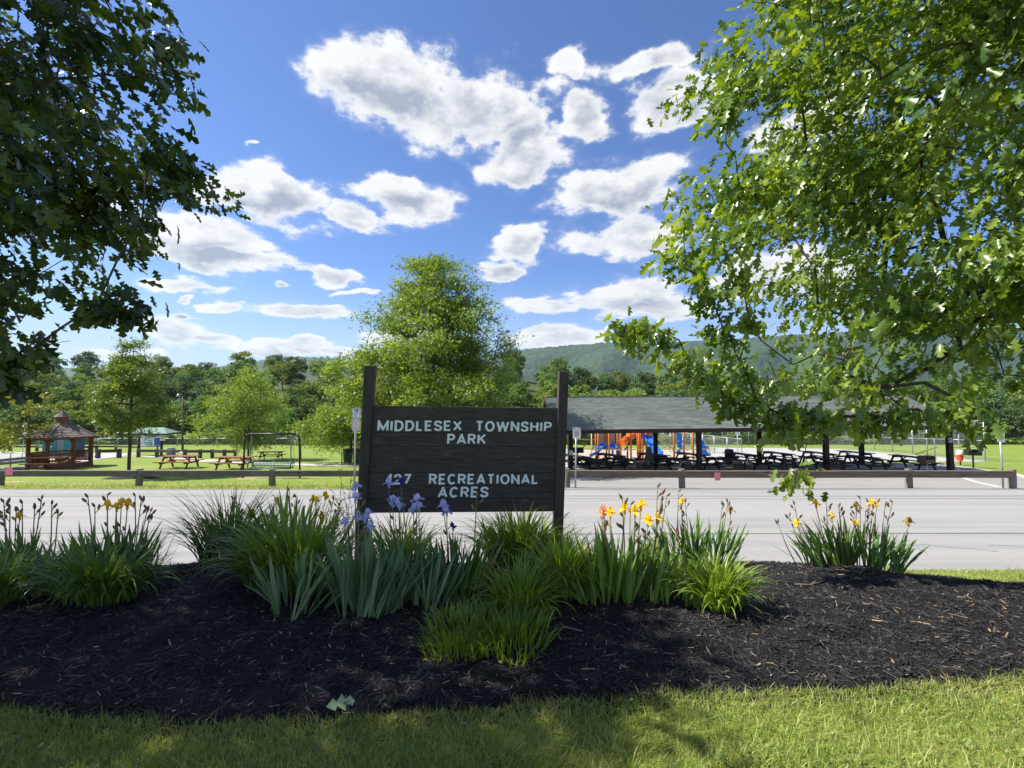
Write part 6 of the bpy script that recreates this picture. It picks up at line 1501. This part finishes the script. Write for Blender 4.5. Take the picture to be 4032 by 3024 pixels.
def iris_clump(label, ub, vb, wpx, hpx, n, kind, flowers=(), spent=(), depth=0.16, dist=None, tilt=0.5, bent=0.08):
    b = B(ub, vb) if dist is None else gp((ub - CX) / F * dist, dist)
    b = Vector(b); D = b.y; k = D / F; Wd, H = wpx * k, hpx * k * 1.02
    t = thing('iris_clump', label, 'iris', b, 'iris clumps in the mulch bed')
    bw = Wd * 0.36
    n = int(n * 1.3); nf = max(4, n // 6); fans = [(-1 + 2 * (j_ + rp_.random()) / nf, rp_.uniform(-1, 1)) for j_ in range(nf)]
    for q_ in range(n):
        s, fy = fans[q_ % len(fans)]; ff = rp_.uniform(-1, 1); x = s * bw + ff * .035; y = fy * depth + rp_.gauss(0, .012)
        L = H * rp_.uniform(0.62, 1.08) * (1 - 0.12 * abs(s)) * (1 - .18 * abs(ff)); i = rp_.choice((0, 0, 1, 1, 2, 3, 3, 4, 5)) if rp_.random() > bent else rp_.choice((6, 7))
        o = bpy.data.objects.new('leaf', sword_mesh('drylf' if rp_.random() < .035 else kind, i, rp_.randrange(4))); COL.objects.link(o); o.parent = t
        zz = (float(bed_z(b.x + x, b.y + y)) if bed_front(b.x + x) < b.y + y < bed_back(b.x + x) else float(gz(b.x + x, b.y + y))) - b.z - .01
        lean = s * tilt * rp_.uniform(0.5, 1.1) + ff * .26 + rp_.gauss(0, 0.09)            # lean outwards along x
        fwd = -y / depth * 0.22 + rp_.gauss(0, 0.10)
        # blade plane mostly across the view, bend follows the lean
        yaw = rp_.gauss(0, 0.5) + (math.pi if False else 0)
        rx = Matrix.Rotation(-fwd, 4, 'X') @ Matrix.Rotation(lean, 4, 'Y')
        bendyaw = Matrix.Rotation((-math.pi / 2 if lean > 0 else math.pi / 2) * rp_.uniform(0.2, 1.0) + rp_.gauss(0, .5), 4, 'Z')
        sx_ = L * rp_.uniform(0.8, 1.15) * (0.62 / max(H, .3)) ** 0.5
        o.matrix_local = Matrix.Translation((x, y, zz)) @ rx @ bendyaw @ Matrix.Diagonal((sx_, L, L, 1))
    def stem(u, v, dy=0.0):
        top = W(u, v, D + dy); bx_ = b.x + (top.x - b.x) * 0.72 + rp_.gauss(0, .02); by_ = D + dy * .5
        p0 = Vector((bx_, by_, b.z - .02)); mid = p0.lerp(top, .55) + Vector((rp_.gauss(0, .012), 0, 0))
        MB().tube([p0, mid, top], [.0055, .0048, .0035], 6).build('flower_stem', IRM['stem'], t, smooth=True); return p0, mid, top
    for (u, v, col) in flowers:
        p0, mid, top = stem(u, v + 30, rp_.uniform(-.08, .12))
        o = bpy.data.objects.new('flower', flower_mesh(col)); COL.objects.link(o); o.parent = t
        sc = rp_.uniform(0.72, 0.95) * (1.05 if col != 'indigo' else 0.8)
        o.matrix_local = Matrix.Translation(top - b + Vector((0, 0, .03))) @ Matrix.Rotation(rp_.uniform(0, 6.28), 4, 'Z') @ Matrix.Rotation(rp_.gauss(0, .2), 4, 'X') @ Matrix.Scale(sc, 4)
        if rp_.random() < .6:
            q = mid.lerp(top, rp_.uniform(.3, .7)); o = bpy.data.objects.new('bud', BUDG if rp_.random() < .5 else BUD); COL.objects.link(o); o.parent = t
            o.matrix_local = Matrix.Translation(q - b) @ Matrix.Rotation(rp_.choice((-.6, .6)), 4, 'Y')
    for (u, v) in spent:
        p0, mid, top = stem(u, v, rp_.uniform(-.1, .12))
        for j in range(rp_.choice((2, 3, 3, 4))):
            q = mid.lerp(top, 1 - j * rp_.uniform(.16, .26)); sd = rp_.choice((-1, 1))
            e = q + Vector((sd * rp_.uniform(.012, .03), rp_.gauss(0, .01), rp_.uniform(.015, .04)))
            if j: MB().tube([q, e], .003, 4).build('flower_stem', IRM['stem'], t)
            else: e = q
            o = bpy.data.objects.new('bud', BUD); COL.objects.link(o); o.parent = t
            o.matrix_local = Matrix.Translation(e - b) @ Matrix.Rotation(sd * rp_.uniform(0, .9), 4, 'Y') @ Matrix.Scale(rp_.uniform(.8, 1.25), 4)
    return t
def lily_clump(label, ub, vb, wpx, hpx, n, kind, droop=1.9, wid=0.008, depth=0.28, name='daylily_clump', cat='daylily', dist=None, spread=.27, lengthen=1.0):
    """tuft of narrow arching leaves; the single leaves are too many and too fine to tell apart"""
    b = B(ub, vb) if dist is None else gp((ub - CX) / F * dist, dist)
    b = Vector(b); D = b.y; k = D / F; Wd, H = wpx * k, hpx * k
    t = thing(name, label, cat, b, 'daylily clumps in the mulch bed' if cat == 'daylily' else None)
    a = RNG.uniform(0, 6.283, n); r = RNG.random(n) ** .6
    bx_, by_ = np.cos(a) * r * Wd * spread, np.sin(a) * r * depth * .5
    a2 = a + RNG.normal(0, .5, n); dx, dy = np.cos(a2), np.sin(a2) * .8
    L = (H * 1.08 + 0.10 * Wd) * RNG.uniform(.55, 1.08, n) * lengthen; th0 = RNG.uniform(.02, .5, n) * (.35 + r); dr = droop * 1.25 * RNG.uniform(.45, 1.25, n) * (0.4 + 0.6 * r)
    w = wid * RNG.uniform(.6, 1.3, n); ns = 8
    px, py = bx_.copy(), by_.copy(); wx, wy = b.x + bx_, b.y + by_
    inb = (wy > bed_front(wx)) & (wy < bed_back(wx)); pz_ = np.where(inb, bed_z(wx, wy), gz(wx, wy)) - b.z - .01; z0 = pz_.copy()
    sxv, syv = -np.sin(a2 + RNG.normal(0, .6, n)), np.cos(a2 + RNG.normal(0, .6, n)); V = []
    for i in range(ns + 1):
        tt = i / ns; ww = w * (1 - tt ** 2.5) * (.6 + .4 * min(1, tt * 4)) + .0004
        V.append(np.stack([px - sxv * ww, py - syv * ww, pz_], -1)); V.append(np.stack([px + sxv * ww, py + syv * ww, pz_], -1))
        th = th0 + dr * tt ** 1.5; st = L / ns
        px = px + dx * np.sin(th) * st; py = py + dy * np.sin(th) * st; pz_ = np.maximum(pz_ + np.cos(th) * st, z0 + .012)
    V = np.stack(V, 1).reshape(-1, 3); kk2 = 2 * (ns + 1); Fq = []
    base = (np.arange(n) * kk2)[:, None]
    for i in range(ns): Fq.append(base + np.array([[2 * i, 2 * i + 1, 2 * i + 3, 2 * i + 2]]))
    var = np.clip(RNG.normal(.5, .24, n), 0, 1.1)
    obj('foliage', np_mesh('foliage', V, np.concatenate(Fq), np.repeat(var, kk2), smooth=True), IRM[kind], t, kind='stuff')
    return t
v2 = lambda *pts: [(x * vw, y * vw, *r) for (x, y, *r) in pts]
Y_, P_ = 'yellow', 'violet'
iris_clump('dark leaved iris clump with yellow blooms left of the road gap, behind drooping daylilies', 245 * vw, 1252 * vw, 400, 250, 120, 'dark', v2((232, 1083, Y_), (252, 1088, Y_), (262, 1078, Y_), (275, 1082, Y_)), v2((190, 1075), (205, 1095), (232, 1070), (292, 1072), (305, 1080), (325, 1105), (318, 1100)))
iris_clump('iris clump with many withered stems and one yellow bloom by the oak shade', 60 * vw, 1250 * vw, 300, 215, 80, 'dark', v2((42, 1107, Y_)), v2((8, 1085), (22, 1095), (35, 1105), (90, 1078), (112, 1090), (125, 1110), (5, 1110), (48, 1088), (75, 1100)))
lily_clump('drooping daylily tuft in front of the dark iris clump', 215 * vw, 1300 * vw, 480, 225, 430, 'lilydark', 2.1, .0085)
lily_clump('daylily tuft at the shaded end of the bed under the oak', 0 * vw, 1296 * vw, 330, 215, 230, 'lilydark', 2.1, .0085)
lily_clump('dark arching daylily tuft beside the gap to the road', 505 * vw, 1240 * vw, 420, 235, 420, 'lilydark', 1.9, .0075, dist=4.95, lengthen=1.15)
lily_clump('full green daylily tuft between the dark tuft and the pale irises', 640 * vw, 1276 * vw, 470, 300, 520, 'lily', 1.7, .0075, lengthen=1.05)
iris_clump('bright iris clump with yellow blooms standing behind the daylilies left of the sign', 640 * vw, 1236 * vw, 400, 290, 85, 'bright', v2((597, 1072, Y_), (676, 1068, Y_), (683, 1072, Y_), (703, 1062, Y_), (692, 1104, Y_), (540, 1100, Y_)), v2((505, 1078), (512, 1090), (625, 1060), (640, 1075), (720, 1080), (735, 1085), (520, 1105)), dist=5.1)
iris_clump('pale iris clump with bent over leaves in front of the sign', 640 * vw, 1316 * vw, 250, 265, 38, 'blue', (), (), tilt=.7, bent=.38)
iris_clump('tall grey green iris clump with lilac blooms at the foot of the left sign post', 790 * vw, 1318 * vw, 330, 345, 84, 'blue', v2((768, 1042, P_), (772, 1108, P_), (795, 1103, P_), (745, 1122, P_), (790, 1112, P_), (768, 1068, P_), (800, 1130, P_)), v2((776, 1075),), tilt=.38, bent=.04)
iris_clump('grey green iris clump with lilac blooms in front of the number on the sign', 905 * vw, 1300 * vw, 220, 290, 64, 'blue', v2((840, 1036, P_), (866, 1034, 'indigo'), (848, 1075, P_), (862, 1082, P_), (900, 1072, P_), (905, 1088, P_), (893, 1092, P_)), (), tilt=.3, bent=.03)
iris_clump('green iris clump with lilac and indigo blooms under the middle of the sign', 985 * vw, 1284 * vw, 260, 280, 80, 'dark', v2((965, 1098, P_), (958, 1085, P_), (978, 1130, 'indigo')), v2((1030, 1075),), tilt=.35)
iris_clump('iris clump with one lilac bloom and green buds under the right half of the sign', 1110 * vw, 1252 * vw, 240, 240, 50, 'bright', v2((1090, 1078, P_), (1100, 1086, P_)), v2((1130, 1085),), tilt=.35, dist=4.95)
lily_clump('bright yellow green daylily tuft in front of the right sign post', 1125 * vw, 1262 * vw, 430, 205, 600, 'lily', 1.9, .0075, dist=4.75)
lily_clump('daylily tuft above the low grassy patch in the middle of the bed', 1125 * vw, 1318 * vw, 350, 180, 360, 'lily', 1.8, .008)
lily_clump('low grassy patch spreading at the front of the bed below the sign', 1010 * vw, 1372 * vw, 330, 58, 560, 'lily', 1.1, .0042, .62, 'grass_tuft', 'grass tuft', spread=.5)
lily_clump('low grassy tuft joining the patch on its sunny side', 1110 * vw, 1372 * vw, 290, 68, 520, 'lily', 1.1, .0042, .62, 'grass_tuft', 'grass tuft', spread=.5)
lily_clump('thin grass blades along the front lip of the grassy patch', 985 * vw, 1402 * vw, 250, 42, 300, 'lily', .9, .0036, .35, 'grass_tuft', 'grass tuft', spread=.5)
iris_clump('bright sunlit iris clump right of the sign with peach and yellow blooms', 1330 * vw, 1288 * vw, 420, 290, 140, 'bright', v2((1305, 1095, 'peach'), (1300, 1102, 'peach'), (1308, 1128, 'peach'), (1318, 1102, Y_), (1350, 1092, Y_), (1384, 1084, Y_), (1372, 1098, Y_), (1422, 1112, Y_), (1400, 1118, Y_)), v2((1344, 1078), (1362, 1090), (1420, 1053), (1430, 1068), (1440, 1072), (1370, 1140), (1395, 1150)), tilt=.4)
iris_clump('sunlit iris clump with brown seed heads between the peach irises and the open mulch', 1490 * vw, 1246 * vw, 330, 230, 100, 'dark', v2((1472, 1074, Y_), (1578, 1093, 'brown')), v2((1466, 1062), (1560, 1090), (1572, 1085), (1480, 1085)), dist=4.9)
lily_clump('sunlit daylily tuft spilling onto the open mulch', 1550 * vw, 1306 * vw, 330, 190, 420, 'lily', 1.8, .0085)
iris_clump('separate iris clump with yellow blooms on the crest of the mulch by the road', 1830 * vw, 1242 * vw, 470, 215, 140, 'dark', v2((1763, 1079, Y_), (1797, 1106, Y_), (1886, 1078, Y_), (1722, 1122, Y_), (1850, 1085, 'brown'), (1963, 1118, 'brown'), (1848, 1122, Y_)), v2((1716, 1090), (1680, 1130), (1705, 1115), (1785, 1082), (1812, 1095), (1858, 1075), (1875, 1085), (1895, 1085), (1912, 1090), (1928, 1085), (1845, 1110), (1870, 1105)), tilt=.62, dist=4.85)
lily_clump('daylily tuft filling the gap between the pale irises and the dark tuft', 575 * vw, 1262 * vw, 330, 240, 330, 'lilydark', 1.9, .0075)
lily_clump('daylily tuft at the foot of the sign between lilac irises', 870 * vw, 1262 * vw, 330, 190, 300, 'lily', 1.6, .0075, dist=4.85)
lily_clump('daylily tuft between the right sign post and the peach irises', 1215 * vw, 1284 * vw, 300, 235, 330, 'lily', 1.7, .0075)
iris_clump('short iris clump between the sign post and the peach irises', 1240 * vw, 1282 * vw, 200, 250, 50, 'bright', (), (), tilt=.3)
iris_clump('small iris fan at the foot of the sunlit daylilies', 1440 * vw, 1290 * vw, 230, 235, 50, 'bright', (), v2((1460, 1150),), tilt=.45)
lily_clump('loose daylily tuft beside the dark iris clump at the road gap', 130 * vw, 1276 * vw, 330, 180, 260, 'lilydark', 2.0, .008)
# bare twiggy shrub beside the left sign post
b = gp(W(1375, 2100, 4.9).x, 4.95); t = thing('twiggy_shrub', 'thin twiggy shrub with sparse young leaves beside the left sign post', 'shrub', b)
tw = MB(); lv = []
for (u, v) in ((1335, 1850), (1345, 1900), (1310, 1930), (1360, 1960), (1320, 2000), (1385, 1870), (1375, 1930), (1290, 1960), (1350, 1990)):
    tip = W(u, v, 4.9 + rp_.uniform(-.1, .1)); mid = Vector(b).lerp(tip, .5) + Vector((rp_.gauss(0, .03), rp_.gauss(0, .03), 0)); tw.tube([b, mid, tip], [.005, .0035, .0012], 5)
    for _ in range(5):
        q = mid.lerp(tip, rp_.random()); e = q + Vector((rp_.gauss(0, .05), rp_.gauss(0, .04), abs(rp_.gauss(.03, .03)))); tw.tube([q, e], [.002, .001], 4)
        for s in range(5): lv.append(q.lerp(e, rp_.random()))
tw.build('twigs', mat('shrub_twig', (.10, .075, .05), (.07, .05, .035), 20, .8), t, smooth=True)
n = len(lv); V, Fc, vr = bake(simple, simple_f, np.array([tuple(q - Vector(b)) for q in lv]), frames_for(n, np.zeros((n, 3)), .2, 1), RNG.uniform(.012, .026, n), RNG.random(n))
obj('foliage', np_mesh('foliage', V, Fc, vr), IRM['lily'], t, kind='stuff')

# ------------------------------------------------------------------ litter on the mulch
tv, tf = oak_leaf(0.15, 0.12, 0.05); me = np_mesh('oak_leaf', tv, tf, np.full(len(tv), .8)); me.materials.append(leaf_mat('fallen_oak_leaf', (0.20, 0.28, 0.13), (0.28, 0.36, 0.18), .15, .5))
for (u, v, s, rz, lab) in ((1283, 2812, .145, .55, 'large pale green oak leaf lying at the front edge of the mulch'), (1490, 2448, .11, 2.9, 'small green oak leaf lying on the mulch beside the grassy patch')):
    p = B(u, v); o = bpy.data.objects.new('fallen_leaf', me); COL.objects.link(o); o.matrix_world = Matrix.Translation(p + Vector((0, 0, .035))) @ Matrix.Rotation(rz, 4, 'Z') @ Matrix.Rotation(.35, 4, 'X') @ Matrix.Scale(s, 4); tag(o, lab, 'leaf')
STK = mat('dry_twig', (.30, .22, .14), (.22, .16, .10), 20, .8)
for (pts, r, lab) in (([(2210, 2460), (2216, 2475), (2235, 2480), (2262, 2488), (2295, 2494)], .004, 'curled pale stem lying on the sunlit mulch'), ([(3130, 2305), (3190, 2308), (3240, 2295)], .003, 'thin dry twig lying on the open mulch'), ([(3195, 2306), (3215, 2290), (3245, 2283)], .0025, 'forked tip of a dry twig on the open mulch')):
    o = MB().tube([B(u, v) + Vector((0, 0, .012)) for u, v in pts], r, 5).build('twig', STK, smooth=True); tag(o, lab, 'twig')

# ------------------------------------------------------------------ the air
hz = bpy.data.materials.new('pale_haze'); hz.use_nodes = True; hz.node_tree.nodes.clear(); N = NT(hz.node_tree)
pv = N.n('ShaderNodeVolumePrincipled', {'Color': (0.62, 0.80, 1.0, 1), 'Density': 0.00008, 'Anisotropy': 0.3}); out = N.n('ShaderNodeOutputMaterial'); hz.node_tree.links.new(pv.outputs[0], out.inputs['Volume'])
o = MB().box((400, 1500, 170), (9400, 3600, 380)).build('haze', hz, kind='stuff'); tag(o, 'thin pale haze that softens the far ridge', 'haze')
